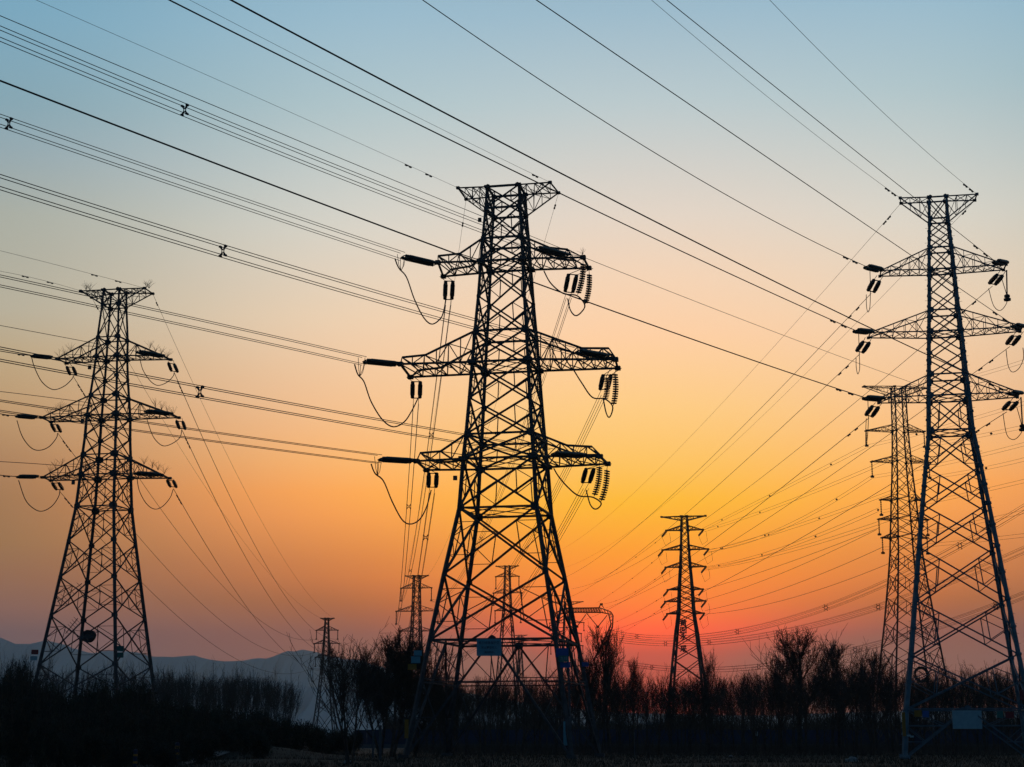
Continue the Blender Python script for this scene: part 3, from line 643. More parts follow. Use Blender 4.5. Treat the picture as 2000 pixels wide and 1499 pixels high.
wire1(plane_wire(END['RR2'], [(1885, 570), (1770, 495), (1400, 238), (1047, 0)]), R_ * .8, 'heavy wire crossing the upper sky to the middle right arm of the right pylon', GR, dampers=(2.5, 5))
wire1(plane_wire(END['RR3'], [(1880, 725), (1700, 648), (1088, 327), (900, 232), (500, 26), (450, 0)]), R_, 'heavy wire just above the centre pylon top to the lower right arm, right pylon', GR, dampers=(2.5, 5))
wire1(plane_wire(ARMT['RL0'][0], [(1740, 372), (1600, 266), (1430, 138), (1272, 0)]), .02, 'thin earth wire from the left end of the right pylon top', GE, 'earth_wire', dampers=(1.5, 3))
wire1(plane_wire(ARMT['RR0'][0], [(1890, 362), (1740, 233), (1620, 122), (1503, 0)]), .02, 'thin earth wire from the right end of the right pylon top', GE, 'earth_wire', dampers=(1.5, 3))
S = at(1850, 772, 285)
wire1(plane_wire(S, [(1760, 741), (1600, 676), (1150, 512), (500, 242), (0, 31)]), .034, 'single wire passing behind the centre pylon upper arm and fading behind the right pylon', GR)
GL = 'wires of the left pylon'
wire1(plane_wire(END['LL1'], [(30, 691), (0, 686)], ext=6), .045, 'short wire leaving the frame from the upper left arm of the left pylon', GL, dampers=(1.5, 9))
wire1(plane_wire(END['LL2'], [(15, 811), (0, 808.5)], ext=10), .045, 'short wire leaving the frame from the middle left arm of the left pylon', GL, dampers=(1.5,))
wire1(plane_wire(END['LL3'], [(15, 930), (0, 928.5)], ext=10), .045, 'short wire leaving the frame from the lower left arm of the left pylon', GL, dampers=(1.5,))
wire1(plane_wire(END['LR1'], [(186, 671), (90, 653), (0, 636)], ext=1.8), .03, 'wire running left behind the upper left arm of the left pylon', GL)
wire1(plane_wire(END['LR2'], [(160, 785), (90, 776), (0, 765)], ext=1.8), .03, 'wire running left behind the middle left arm of the left pylon', GL)
wire1(plane_wire(END['LR3'], [(160, 913), (90, 908), (0, 902)], ext=1.8), .03, 'wire running left behind the lower left arm of the left pylon', GL)
wire1(plane_wire(ARMT['LR0'][0], [(220, 548), (120, 519), (0, 490)], ext=1.6), .018, 'thin earth wire from the right end of the left pylon top', GE, 'earth_wire', dampers=(4, 7.5))
wire1(plane_wire(ARMT['LL0'][0], [(100, 552), (50, 540), (0, 530)], ext=1.6), .018, 'thin earth wire from the left end of the left pylon top', GE, 'earth_wire', dampers=(4.5, 8))

# ------------------------------------------------------------------ far pylons
SMALL = {}
def small_tower(name, label, cx, Y, rows, arms, yaw, rl, rd, top_tips, drop=0, m_=STEEL_FAR, grp='small pylons in the distance', base=3.6, subs=(0,), extra=None, tension=False):
    """rows: (photo row, half width in pixels) from the top; arms: (row, upper row, left tip col, right tip col)"""
    X = at(cx, rows[0][0], Y).x; zz = lambda r_: at(cx, r_, Y).z; sc_ = Y / F
    lv = [(zz(r_), max(.25, hw * sc_ * 1.0)) for r_, hw in rows]
    if lv[-1][0] > 1: lv.append((0, base))
    T = make_tower(name, label, grp, X, Y, yaw, lv, [0], (rl * .8, rl), rd, rd * .6, list(subs), (m_, m_), gus=0)
    hwz = lambda z: float(np.interp(z, [a for a, _ in lv][::-1], [b for _, b in lv][::-1]))
    c_, s_ = math.cos(yaw), math.sin(yaw)
    keys = {}
    for i, (r_, ru, xl, xr) in enumerate([(top_tips[0], top_tips[1], top_tips[2], top_tips[3])] + list(arms)):
        zl, zu = zz(r_), zz(ru)
        for side, xt in ((-1, xl), (1, xr)):
            tipw = at_z(xt, r_, zl) if abs(r_ - HZ) > 1 else at(xt, r_, Y)
            xx = (at(xt, r_, Y).x - X) / c_; wd = .35 if Y < 300 else .22
            cross_arm(T, side, zl, hwz(zl), zu, hwz(zu), (xx, -wd, zl), (xx, wd, zl), n=4 if Y < 300 else 3, rc=rd * .9, rs=rd * .5, m_=m_, name='peak_arm' if i == 0 else 'cross_arm')
            R = Matrix.Rotation(T.rotation_euler[2], 3, 'Z'); P = T.location + R @ Vector((xx, 0, zl)); keys[(side, i)] = P
            if i and drop:
                m = MB()
                if tension:
                    for dd in (Vector((-.9, -1.6, -1.6)),): m.lathe(loc(T, P) + Vector((0, 0, -.2)), loc(T, P) + dd, disc_profile(7, .24), 6)
                    m.tube([loc(T, P) + Vector((-.9, -1.6, -1.6)), loc(T, P) + Vector((-.2, -.5, -3.6)), loc(T, P) + Vector((.9, 1.2, -2.6)), loc(T, P) + Vector((.6, 1.6, -.4))], .04, 4)
                else:
                    m.lathe(loc(T, P), loc(T, P) - Vector((0, 0, drop)), disc_profile(8, .16 if Y > 300 else .12), 6)
                    m.box(loc(T, P) - Vector((0, 0, drop)), .5, .3, .3)
                m.build('insulator', m_, T)
                keys[(side, i, 'b')] = P - Vector((0, 0, drop))
    SMALL[label] = keys; return T, keys
YW = math.radians(12)
P5, K5 = small_tower('transmission_tower', 'slim six-armed pylon against the orange sky with black characters down its body', 1336.5, 400,
    [(1009, 5.2), (1018, 5.5), (1027, 6), (1036, 6.5), (1051, 7), (1064, 7.4), (1074, 8), (1086, 8.4), (1098, 9), (1108, 9.5), (1124, 10.8), (1142, 12), (1152, 12.6), (1164, 13.2), (1175, 13.6), (1190, 14.4), (1199, 15), (1215, 17), (1237, 20), (1262, 22.5), (1290, 25.5), (1330, 29.5), (1380, 33)],
    [(1036, 1027, 1302, 1372), (1074, 1065, 1295, 1382), (1108, 1099, 1301, 1377), (1152, 1146, 1305, 1372), (1175, 1167, 1300, 1377), (1199, 1193, 1304, 1374)],
    YW, .30, .14, (1009, 1017, 1293, 1377), drop=2.6, base=4.6, tension=True)
for zpx, ch in ((1219, '黄'), (1233, '回'), (1245, '永'), (1269, '采')):
    b = empty('letter_frame', (0, 0, 0)); b.parent = P5; b.location = loc(P5, at(1336.5, zpx, 398)) ; b.location.y -= 2.0; b.rotation_euler[2] = -P5.rotation_euler[2]
    o = writing(b, ch, 1.65, 0, 0, STEEL_DARK, name='character', bold=.06); bpy.context.view_layer.update()
    o.parent = P5; o.location = Vector(b.location); o.rotation_euler = (math.pi / 2, 0, b.rotation_euler[2]); bpy.data.objects.remove(b)
Q5, KQ = small_tower('transmission_tower', 'tall lattice pylon rising behind the left leg of the right pylon', 1754, 260,
    [(757, 11), (776, 11.3), (800, 11.5), (830, 11.8), (843, 12.2), (870, 13), (891, 14), (903, 14.4), (935, 16), (967, 18), (977, 18.6), (1005, 20), (1015, 20.5), (1040, 22), (1051, 22.6), (1080, 24), (1120, 27.5), (1165, 32), (1215, 37), (1265, 43), (1320, 49), (1380, 55)],
    [(843, 830, 1690, 1806), (903, 891, 1701, 1816), (977, 967, 1719, 1800), (1015, 1005, 1715, 1812), (1051, 1040, 1722, 1812)],
    math.radians(-7), .15, .075, (757, 774, 1685, 1812), drop=2.4, base=4.7, subs=(0,) * 15 + (1,) * 8)
plate(Q5, at(1751, 1355, 254), .95, .95, S_YEL, dy=0, label='yellow plate low on the front leg')
m = MB(); c = loc(Q5, at(1799, 1318, 256))
for j in range(12): m.tube([(c.x + (.85 + .03 * j) * math.cos(a), c.y + .2 * math.sin(j), c.z + (.85 + .03 * j) * math.sin(a)) for a in np.linspace(0, 6.28, 18)], .05, 4)
m.build('cable_coil', STEEL_FAR, Q5)
T8, K8 = small_tower('transmission_tower', 'small pylon just left of the centre pylon, partly behind the bushy tree', 814, 430,
    [(1125, 5.5), (1132, 5.8), (1139, 6), (1149, 6.3), (1161, 6.5), (1172, 6.8), (1183, 7), (1194, 7.3), (1208, 7.6), (1224, 8.2), (1233, 8.6), (1250, 9.3), (1272, 10.2), (1310, 14), (1360, 20)],
    [(1149, 1139, 783, 843), (1194, 1183, 773.5, 856), (1233, 1224, 780, 849)], YW, .19, .10, (1125, 1132, 792, 836), drop=3.2)
T9, K9 = small_tower('transmission_tower', 'small pylon seen through the lower frame of the centre pylon', 991, 450,
    [(1106, 4.4), (1112, 4.6), (1119, 4.8), (1126.5, 5), (1138, 5.3), (1150, 5.6), (1158.5, 6), (1175, 6.6), (1193, 7.4), (1215, 9.2), (1245, 11.5), (1290, 15), (1360, 20)],
    [(1126.5, 1119, 968.5, 1013.5), (1158.5, 1150, 964, 1019), (1193, 1186, 967, 1017)], YW, .18, .095, (1106, 1112, 969.5, 1012), drop=3.2)
T6, K6 = small_tower('transmission_tower', 'small dark pylon against the blue hills beside the thin bare tree', 638.5, 500,
    [(1208, 3), (1214, 3.2), (1223, 3.6), (1231.5, 3.9), (1241, 4.4), (1250, 4.8), (1257.5, 5.3), (1268, 5.8), (1277, 6.2), (1284.5, 6.6), (1300, 7.6), (1330, 10), (1365, 13), (1395, 16)],
    [(1231.5, 1223, 618, 660), (1257.5, 1250, 614, 662.5), (1284.5, 1277, 616, 660)], math.radians(6), .2, .11, (1208, 1213, 627, 652), drop=2.6)
T1, K1 = small_tower('transmission_tower', 'small pylon mostly hidden behind the right leg of the centre pylon', 1107, 560,
    [(1176, 4), (1186, 4.5), (1200, 5), (1217, 5.6), (1238, 6.4), (1262, 7.5), (1330, 13)], [(1217, 1210, 1074, 1140), (1238, 1232, 1078, 1135), (1262, 1256, 1076, 1138)], YW, .2, .11, (1176, 1183, 1078, 1138), drop=2.6)
T0, K0 = small_tower('transmission_tower', 'tiny faint pylon low on the horizon seen through the centre pylon base', 1016, 900,
    [(1241, 2), (1260, 2.8), (1290, 4), (1340, 7)], [(1247, 1243, 1006, 1027), (1259, 1255, 1005, 1028)], YW, .22, .13, (1241, 1244, 1004, 1029))
# wine-glass pylon with a long level beam beside the centre pylon's right leg
GX, GY = 1140, 350
T = empty('transmission_tower', (at(GX, 1440, GY).x, GY, 0), -math.radians(8), 'wine-glass shaped pylon with a long level beam, right of the centre pylon leg', 'pylon', 'small pylons in the distance')
def gl(px_, py_, dy=0): p = loc(T, at(px_, py_, GY)); p.y = dy; return p
for s_ in (-1, 1):
    m = MB()
    X_ = lambda v: GX + s_ * (v - GX)
    outer = [gl(X_(1172), 1188), gl(X_(1194), 1196), gl(X_(1198), 1203), gl(X_(1197), 1226), gl(X_(1191), 1240), gl(X_(1184), 1275)]
    inner = [gl(X_(1175), 1197), gl(X_(1189), 1200), gl(X_(1190), 1203), gl(X_(1194), 1220), gl(X_(1186), 1240), gl(X_(1170), 1271)]
    for y_ in (-.7, .7):
        O = [p + Vector((0, y_, 0)) for p in outer]; I = [p + Vector((0, y_, 0)) for p in inner]
        for c_ in (O, I):
            for a, b in zip(c_[:-1], c_[1:]): m.bar(a, b, .1)
        for i in range(len(O) - 1):
            for t in (0, .33, .66): m.bar(lerp(O[i], O[i + 1], t), lerp(I[i], I[i + 1], t + .3 if t < .6 else 1), .05)
    k_o, k_i = outer[-1], inner[-1]
    for y_ in (-1, 1):
        base_o = gl(X_(1160), 1330, y_ * 2); ft = gl(X_(1178), 1450, y_ * 3.2); ft.z = 0; fi = gl(X_(1140), 1330, y_ * 2)
        m.bar(k_o + Vector((0, y_ * .7, 0)), ft, .13); m.bar(k_i + Vector((0, y_ * .7, 0)), fi, .1); m.bar(fi, lerp(k_o, ft, .5), .07)
    m.bar(k_o, k_i, .1)
    m.build('window_frame_leg', STEEL_FAR, T)
m = MB(); n_ = 26
for y_ in (-.7, .7):
    a, b = gl(1108, 1188, y_), gl(1172, 1188, y_); a2, b2 = gl(1105, 1196, y_), gl(1175, 1197, y_); m.bar(a, b, .1); m.bar(a2, b2, .1)
    for i in range(n_):
        m.bar(lerp(a, b, i / n_), lerp(a2, b2, (i + 1) / n_), .05)
        if i % 2: m.bar(lerp(a2, b2, i / n_), lerp(a, b, i / n_), .05)
m.build('beam', STEEL_FAR, T)
m = MB(); m.bar(gl(1170, 1188), gl(1174, 1181), .15); m.bar(gl(1174, 1181), gl(1180, 1188), .1); m.box(gl(1175, 1181), .6, .4, .4); m.build('earth_wire_peak', STEEL_FAR, T)
for a, b, c in (((1145, 1197), (1168, 1225), (1187, 1202)), ((1110, 1198), (1127, 1224), (1145, 1200))):
    m = MB(); m.lathe(gl(*a), gl(*b), disc_profile(14, .13), 6); m.lathe(gl(*c), gl(*b), disc_profile(14, .13), 6); m.box(gl(*b), .5, .5, .5); m.build('insulator', STEEL_FAR, T)

# ------------------------------------------------------------------ wires going away
GA = 'wires running away from the centre pylon'
for k, kk, sg in (('ML1', (-1, 1, 'b'), 6), ('ML2', (-1, 2, 'b'), 6), ('ML3', (-1, 3, 'b'), 6), ('MR1', (1, 1, 'b'), 8), ('MR2', (1, 2, 'b'), 8), ('MR3', (1, 3, 'b'), 8)):
    sidew = 'left' if k[1] == 'L' else 'right'; wv = sag_wire(FEND[k] - Vector((0, 0, .3)), K8[kk], sg)
    rows_ = {'ML1': [850, 1115], 'ML2': [990, 1190], 'ML3': [1050], 'MR1': [850, 1052], 'MR2': [1120], 'MR3': [1105, 1230]}[k]
    quad(wv, 'bundle receding from the %s %s arm, centre pylon' % (lev[int(k[2])], sidew), GA, .024, [((0, r_), 'small X spacer on the receding bundle of the %s %s arm, %s' % (lev[int(k[2])], sidew, ('upper', 'lower')[j] + ' one')) for j, r_ in enumerate(rows_)], h=.24, v=.24, n=40)
wire1(sag_wire(ARMT['ML0'][1], K8[(-1, 0)], 4), .014, 'thin earth wire dropping back from the left end of the centre pylon top', GE, 'earth_wire', dampers=(6,))
wire1(sag_wire(ARMT['MR0'][1], K8[(1, 0)], 5), .014, 'thin earth wire dropping back from the right end of the centre pylon top', GE, 'earth_wire', dampers=(3,))
GB = 'wires running from the left pylon to the small far pylon'
for k in ('LL1', 'LL2', 'LL3', 'LR1', 'LR2', 'LR3'):
    s_ = -1 if k[1] == 'L' else 1
    wire1(sag_wire(FEND[k] - Vector((0, 0, .2)), K6[(s_, int(k[2]), 'b')], 9 if s_ < 0 else 8), .038, 'sagging wire receding right from the %s %s arm of the left pylon' % (lev[int(k[2])], 'left' if s_ < 0 else 'right'), GB, dampers=(3, 4.5, 6))
wire1(sag_wire(ARMT['LL0'][1], K6[(-1, 0)], 6), .022, 'faint earth wire receding from the left end of the left pylon top', GE, 'earth_wire', dampers=(3,))
wire1(sag_wire(ARMT['LR0'][1], K6[(1, 0)], 6), .022, 'faint earth wire receding from the right end of the left pylon top', GE, 'earth_wire', dampers=(3,))
GC = 'wires running from the right pylon down to the sunset'
for k, end, mids, r_ in (('RL1', (1095, 1132), [(1550, 732), (1370, 911), (1268, 1010)], .034), ('RL2', (1112, 1167), [(1452, 905), (1340, 1005), (1230, 1092)], .034),
        ('RL3', (1130, 1215), [(1552, 925), (1452, 1011), (1350, 1090), (1275, 1142), (1202, 1180)], .036), ('RR1', (1115, 1151), [(1806, 672), (1600, 846), (1432, 980), (1362, 1027), (1190, 1122)], .032),
        ('RR2', (1140, 1200), [(1800, 804), (1670, 900), (1507, 1010), (1362, 1100), (1235, 1165)], .032), ('RR3', (1140, 1245), [(1800, 910), (1600, 1035), (1362, 1165), (1205, 1225)], .034)):
    wire1(depth_wire(None, 0, end, 560, mids, S=FEND[k] - Vector((0, 0, .2))), r_, 'wire running down left into the glow from the %s %s arm of the right pylon' % (lev[int(k[2])], 'left' if k[1] == 'L' else 'right'), GC, dampers=(5, 8))
wire1(depth_wire(None, 0, (1100, 1072), 560, [(1579, 608), (1483, 710), (1188, 1007)], S=ARMT['RL0'][1]), .02, 'faint earth wire slanting down left from the left end of the right pylon top', GE, 'earth_wire', dampers=(4, 5.5))
wire1(depth_wire(None, 0, (1100, 1110), 560, [(1660, 646), (1549, 754), (1359, 933)], S=ARMT['RR0'][1]), .02, 'faint earth wire slanting down left from the right end of the right pylon top', GE, 'earth_wire', dampers=(3,))

# distant bundles between the six-armed pylon and the pylon behind the right one
def dot_spacer(c, R, label):
    m = MB(); m.lathe(Vector((0, -.05, 0)), Vector((0, .05, 0)), [(0, R * .4), (0, R), (1, R), (1, R * .4)], 8); tag(m.build('bundle_spacer', WIRE_FAR, None, (0, 0, 0)), label, 'spacer', 'small spacers on the distant bundles').location = c
def on_wire(wv, col):
    S, E_, co, ext = wv
    t = min(np.linspace(0, 1, 1500), key=lambda t: (lambda q_: abs((CX + F * q_.x / (q_.y * math.cos(TH) + (q_.z - HC) * math.sin(TH))) - col))(Vector((lerp(S.x, E_.x, t), lerp(S.y, E_.y, t), float(np.polyval(co, t))))))
    t = float(t); return Vector((lerp(S.x, E_.x, t), lerp(S.y, E_.y, t), float(np.polyval(co, t))))
GD = 'faint bundles between the two far pylons on the right'
for i, (p0, Y0, p1, Y1, mids, sps, lab) in enumerate((
    ((1690, 873), 260, (1372, 1035), 400, [(1623, 923), (1503, 964), (1410, 1013)], (1623, 1503, 1410), 'highest faint bundle reaching the top arm of the six-armed pylon'),
    ((1806, 868), 258, (1372, 1038), 400, [(1680, 920), (1570, 966), (1484, 1006)], (1484, 1402), 'second faint bundle reaching the top arm of the six-armed pylon'),
    ((1703, 932), 260, (1382, 1076), 400, [(1600, 999), (1494, 1044)], (1634, 1494, 1411), 'upper faint bundle at the second arm of the six-armed pylon'),
    ((1816, 932), 258, (1382, 1078), 400, [(1700, 975), (1600, 1012), (1500, 1047)], (1600, 1501, 1408), 'lower faint bundle at the second arm of the six-armed pylon'),
    ((1716, 996), 260, (1377, 1110), 400, [(1593, 1047), (1488, 1085), (1404, 1105)], (1715, 1593, 1488, 1404), 'faint bundle at the third arm of the six-armed pylon'),
    ((1800, 992), 258, (1377, 1112), 400, [(1680, 1030), (1560, 1072), (1470, 1096)], (), 'second faint bundle at the third arm of the six-armed pylon'))):
    wv = depth_wire(p0, Y0, p1, Y1, mids); S, E_, co, ext = wv
    for j, dz in enumerate((.28, -.28)):
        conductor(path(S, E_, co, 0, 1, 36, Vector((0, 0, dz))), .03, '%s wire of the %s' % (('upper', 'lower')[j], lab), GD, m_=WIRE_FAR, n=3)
    for j, c in enumerate(sps): dot_spacer(on_wire(wv, c), .17, '%s spacer from the right on the %s' % (('first', 'second', 'third', 'fourth')[j], lab.replace('reaching the', 'at').replace('at the', 'at').replace('of the six-armed pylon', 'of slim pylon')))
for p0, Y0, p1, Y1, mids, lab in (
    ((1718, 1031), 260, (1372, 1153), 400, [(1551, 1095)], 'faint wire between the fourth arms of the two far right pylons'),
    ((1712, 1035), 260, (1377, 1172), 400, [(1551, 1110)], 'faint wire to the fifth right arm of the six-armed pylon'),
    ((1722, 1070), 260, (1377, 1193), 400, [(1551, 1142)], 'faint wire to the lowest right arm of the six-armed pylon'),
    ((1812, 1068), 258, (1374, 1200), 400, [(1735, 1100), (1560, 1165)], 'lowest faint wire right of the six-armed pylon'),
    ((1302, 1043), 400, (1160, 1135), 600, [(1240, 1090)], 'faint wire sloping left from the top arm of the six-armed pylon'),
    ((1295, 1082), 400, (1165, 1178), 600, [(1235, 1130)], 'faint wire sloping left from the second arm of the six-armed pylon'),
    ((1301, 1116), 400, (1180, 1180), 600, [(1245, 1154)], 'faint wire sloping left from the third arm of the six-armed pylon'),
    ((1304, 1160), 400, (1190, 1220), 600, [(1245, 1195)], 'faint wire sloping left from the fourth arm of the six-armed pylon'),
    ((1300, 1184), 400, (1195, 1245), 600, [(1240, 1222)], 'faint wire sloping left from the fifth arm of the six-armed pylon')):
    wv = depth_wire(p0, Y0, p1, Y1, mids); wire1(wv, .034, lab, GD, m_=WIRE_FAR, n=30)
    if Y1 == 600:
        for j, c in enumerate((p0[0] - 22, p0[0] - 60, p0[0] - 98)): dot_spacer(on_wire(wv, c), .15, '%s spacer on the %s' % (('first', 'second', 'third')[j], lab.replace('from the', 'from').replace('of the six-armed pylon', 'of slim pylon')))
GF = 'faint wires leaving the frame at the right edge'
for p0, Y0, p1, Y1, mids, lab, sps in (
    ((1690, 873), 260, (2000, 788), 205, [(1768, 854), (1912, 815)], 'highest faint pair at the right edge', (1790,)), ((1806, 872), 258, (2000, 834), 205, [(1912, 852)], 'second faint pair at the right edge below the middle arm', (1936,)),
    ((1703, 932), 260, (2000, 868), 205, [(1800, 915)], 'third faint pair at the right edge', ()), ((1816, 933), 258, (2000, 898), 205, [(1920, 916)], 'fourth faint pair at the right edge', (1926,)),
    ((1719, 1000), 260, (2000, 940), 205, [(1850, 974)], 'fifth faint pair at the right edge', ()), ((1812, 1040), 258, (2000, 1000), 205, [(1900, 1022)], 'sixth faint pair at the right edge', ()),
    ((1722, 1072), 260, (2000, 1046), 205, [(1850, 1062)], 'lowest faint pair at the right edge', ()), ((1812, 757), 258, (2000, 706), 205, [(1900, 736)], 'topmost faint pair at the right edge', ())):
    wv = depth_wire(p0, Y0, p1, Y1, mids, ext=1.25); S, E_, co, ext = wv
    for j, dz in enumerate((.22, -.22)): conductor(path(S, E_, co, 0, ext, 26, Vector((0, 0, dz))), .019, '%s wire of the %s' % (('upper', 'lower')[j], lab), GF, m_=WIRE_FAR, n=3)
    for c in sps: dot_spacer(on_wire(wv, c), .17, 'small spacer on the %s' % lab)
# six-wire bundles with star spacers
def star(c, R, label):
    m = MB()
    for k in range(6):
        a0, a1 = math.radians(60 * k), math.radians(60 * k + 60); e = lambda a, r_: Vector((math.cos(a) * r_, 0, math.sin(a) * r_))
        m.bar(e(a0, R * .62), e(a1, R * .62), R * .14); m.bar(e(a0, R * .62), e(a0, R * 1.1), R * .10)
        m.box(e(a0, R * 1.1), R * .22, .12, R * .22)
    tag(m.build('star_spacer', STEEL_FAR, None, (0, 0, 0)), label, 'spacer', 'star spacers on the six-wire bundles').location = c
G6 = 'low six-wire bundles sweeping across the right'
for p0, Y0, p1, Y1, mids, sps, lab in (
    ((2000, 993), 215, (1195, 1236), 350, [(1875, 1067), (1613, 1179), (1440, 1236), (1300, 1254)], (1875, 1613, 1440, 1244), 'upper sweeping bundle'),
    ((2000, 1075), 215, (1190, 1248), 350, [(1715, 1181), (1519, 1237), (1385, 1257), (1244, 1259)], (1715, 1519, 1385, 1300), 'middle sweeping bundle'),
    ((2000, 1163), 215, (1190, 1290), 350, [(1735, 1247), (1670, 1267), (1482, 1306), (1273, 1308)], (1945, 1670, 1482, 1273), 'lowest sweeping bundle')):
    wv = depth_wire(p0, Y0, p1, Y1, mids, ext=1.0); S, E_, co, ext = wv
    d = Vector((E_.x - S.x, E_.y - S.y, 0)).normalized(); nn = Vector((-d.y, d.x, 0))
    for k in range(6):
        a = math.radians(60 * k); off = nn * (.48 * math.cos(a)) + Vector((0, 0, .48 * math.sin(a)))
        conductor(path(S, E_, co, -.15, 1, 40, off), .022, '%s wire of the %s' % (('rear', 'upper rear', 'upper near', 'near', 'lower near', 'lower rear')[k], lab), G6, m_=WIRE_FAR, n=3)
    for j, c in enumerate(sps): star(on_wire(wv, c), .46, '%s star spacer from the right on the %s' % (('first', 'second', 'third', 'fourth')[j], lab))

# ------------------------------------------------------------------ bare trees
def grow(seed, H, spread, n1, n2, n3, n4, r0, trunk_h=.22, stems=1, rmin=.014, up=.75, m_=BARK, name='bare_tree', rnd=False):
    r = random.Random(seed); tr = MB(); cr = MB()
    def rv(): return Vector((r.uniform(-1, 1), r.uniform(-1, 1), r.uniform(-1, 1)))
    def limb(mb, p, d, L_, r_, segs, wob):
        pts = [p]; q_ = p; dd = d.normalized()
        for i in range(segs):
            dd = (dd + rv() * wob + Vector((0, 0, .10 * up))).normalized(); q_ = q_ + dd * (L_ / segs); pts.append(q_)
        mb.tube(pts, r_, 4 if r_ > .05 else 3, max(rmin * .7, r_ * .35)); return pts, dd
    def pick(pts, t):
        t *= len(pts) - 1; i = min(int(t), len(pts) - 2); return lerp(pts[i], pts[i + 1], t - i), (pts[i + 1] - pts[i]).normalized()
    for st in range(stems):
        b = Vector((r.uniform(-.15, .15), r.uniform(-.15, .15), 0)) * (stems > 1); d0 = (Vector((0, 0, 1)) + rv() * (.28 if stems > 1 else .05))
        tp, _ = limb(tr, b, d0, H * .80, r0, 7, .06)
        for i in range(n1):
            t = trunk_h + (1 - trunk_h) * (i + r.random()) / n1 * .98; p, d = pick(tp, t); a = r.uniform(0, 6.283)
            d1 = Vector((math.cos(a) * spread * (1.15 - .6 * t), math.sin(a) * spread * (1.15 - .6 * t), up)) + d * .3
            L1 = H * ((1 - t * .8) * (r.uniform(.50, .68) if rnd else r.uniform(.62, .86)) + .04); pa, _ = limb(cr, p, d1, L1, r0 * .42 * (1.2 - t * .8), 4, .14)
            for j in range(n2):
                p2, dd2 = pick(pa, .15 + .85 * (j + r.random()) / n2 * .98); d2 = dd2 + rv() * .75 * spread + Vector((0, 0, up * .5)); pb, _ = limb(cr, p2, d2, L1 * r.uniform(.35, .6), max(rmin * 1.5, r0 * .12), 3, .15)
                for k in range(n3):
                    p3, dd3 = pick(pb, (k + r.random()) / n3 * .98); d3 = dd3 + rv() * .8 * spread + Vector((0, 0, up * .4)); pc, _ = limb(cr, p3, d3, L1 * r.uniform(.16, .30), rmin * 1.1, 2, .18)
                    for l_ in range(n4):
                        p4, dd4 = pick(pc, (l_ + r.random()) / n4 * .98); limb(cr, p4, dd4 + rv() * .7, L1 * r.uniform(.1, .2), rmin, 1, .2)
    def mesh(mb, nm):
        me = bpy.data.meshes.new(nm); me.from_pydata([tuple(v) for v in mb.v], [], mb.f); me.update(); me.materials.append(m_); return me
    return mesh(tr, 'trunk'), mesh(cr, 'branches')
def place_tree(v, x, y, s, rz, label, group, sz=None, name='bare_tree', z=None):
    e = empty(name, (x, y, gh(x, y) - .05 if z is None else z), rz, label, 'tree', group); e.scale = (s, s, sz or s)
    for me, nm in zip(v, ('trunk', 'branches')):
        o = bpy.data.objects.new(nm, me); COL.objects.link(o); o.parent = e
    return e
TV = [grow(11 + i, 8.8, (.7, .85, .6, .95, .75, .8)[i], (8, 9, 8, 10, 9, 8)[i], 6, 5, 2, .12, trunk_h=.14, rmin=.0125, up=(.9, .8, .95, .75, .85, .85)[i]) for i in range(6)]
BV = [grow(40 + i, 9.0, .8, 7, 8, 6, 5, .12, trunk_h=.12, stems=3, rmin=.017, up=.9) for i in range(2)]
FV = [grow(60 + i, 10.0, .75, 6, 5, 4, 2, .13, trunk_h=.15, rmin=.016, up=1.0, m_=BARK_FAR) for i in range(3)]
GT = 'bare trees of the shelter belt behind the pylons'
r = random.Random(77); cnt = 0
for row, (Y0, step, hs) in enumerate(((168, 37, .76), (188, 33, .83), (210, 31, .89), (236, 28, .96))):
    x = 850 - row * 6
    while x < 2085:
        Yt = Y0 + r.uniform(-7, 7); p = at(x + r.uniform(-8, 8), 1440, Yt)
        near_m = abs(p.x + .5) < 9 and abs(Yt - 146) < 12
        if not near_m:
            s_ = hs * r.uniform(.84, 1.10) * (1.0 if x < 1500 else 1.06)
            place_tree(TV[r.randrange(6)], p.x, Yt, s_, r.uniform(0, 6.28), 'bare winter tree in the dense belt behind the centre and right pylons', GT)
        x += step * r.uniform(.75, 1.25)
# the ones that stand out
def hero(v, pxx, ytop, Y, H0, label, sc_xy=1.0, group=None, name='bare_tree', rz=0):
    p = at(pxx, 1440, Y); H = at(pxx, ytop, Y).z; s_ = H / H0
    return place_tree(v, p.x, Y, s_ * sc_xy, rz, label, group, sz=s_, name=name)
H1 = grow(101, 9, 1.25, 15, 9, 5, 3, .2, trunk_h=.26, stems=1, rmin=.0125, up=.95, rnd=True)
H2 = grow(102, 9, 1.15, 14, 8, 5, 3, .18, trunk_h=.26, stems=1, rmin=.0125, up=.95, rnd=True)
H3 = grow(103, 7, .8, 9, 5, 3, 2, .09, trunk_h=.10, stems=3, rmin=.012, up=.9)
H5 = grow(105, 9, .95, 11, 9, 7, 4, .15, trunk_h=.10, stems=2, rmin=.015, up=.85, rnd=True)
H4 = grow(104, 9, 1.15, 7, 9, 6, 3, .14, trunk_h=.06, stems=4, rmin=.013, up=.95)
hero(H1, 1560, 1232, 178, 8.7, 'tallest round-crowned bare tree left of the right pylon', 1.05)
hero(H2, 1640, 1256, 182, 8.7, 'second tall bare tree, right beside the tallest one', .95, rz=2)
hero(H2, 1524, 1280, 186, 8.7, 'bare tree leaning on the left side of the tallest one', .85, rz=4)
hero(H2, 1190, 1228, 176, 8.7, 'tall bare tree under the wine-glass pylon beam', .8, rz=1)
hero(H1, 1156, 1282, 180, 8.7, 'bare tree between the centre pylon right leg and the tall tree', .8, rz=3)
hero(H2, 1236, 1288, 178, 8.7, 'slender bare tree left of the six-armed pylon', .5, rz=5)
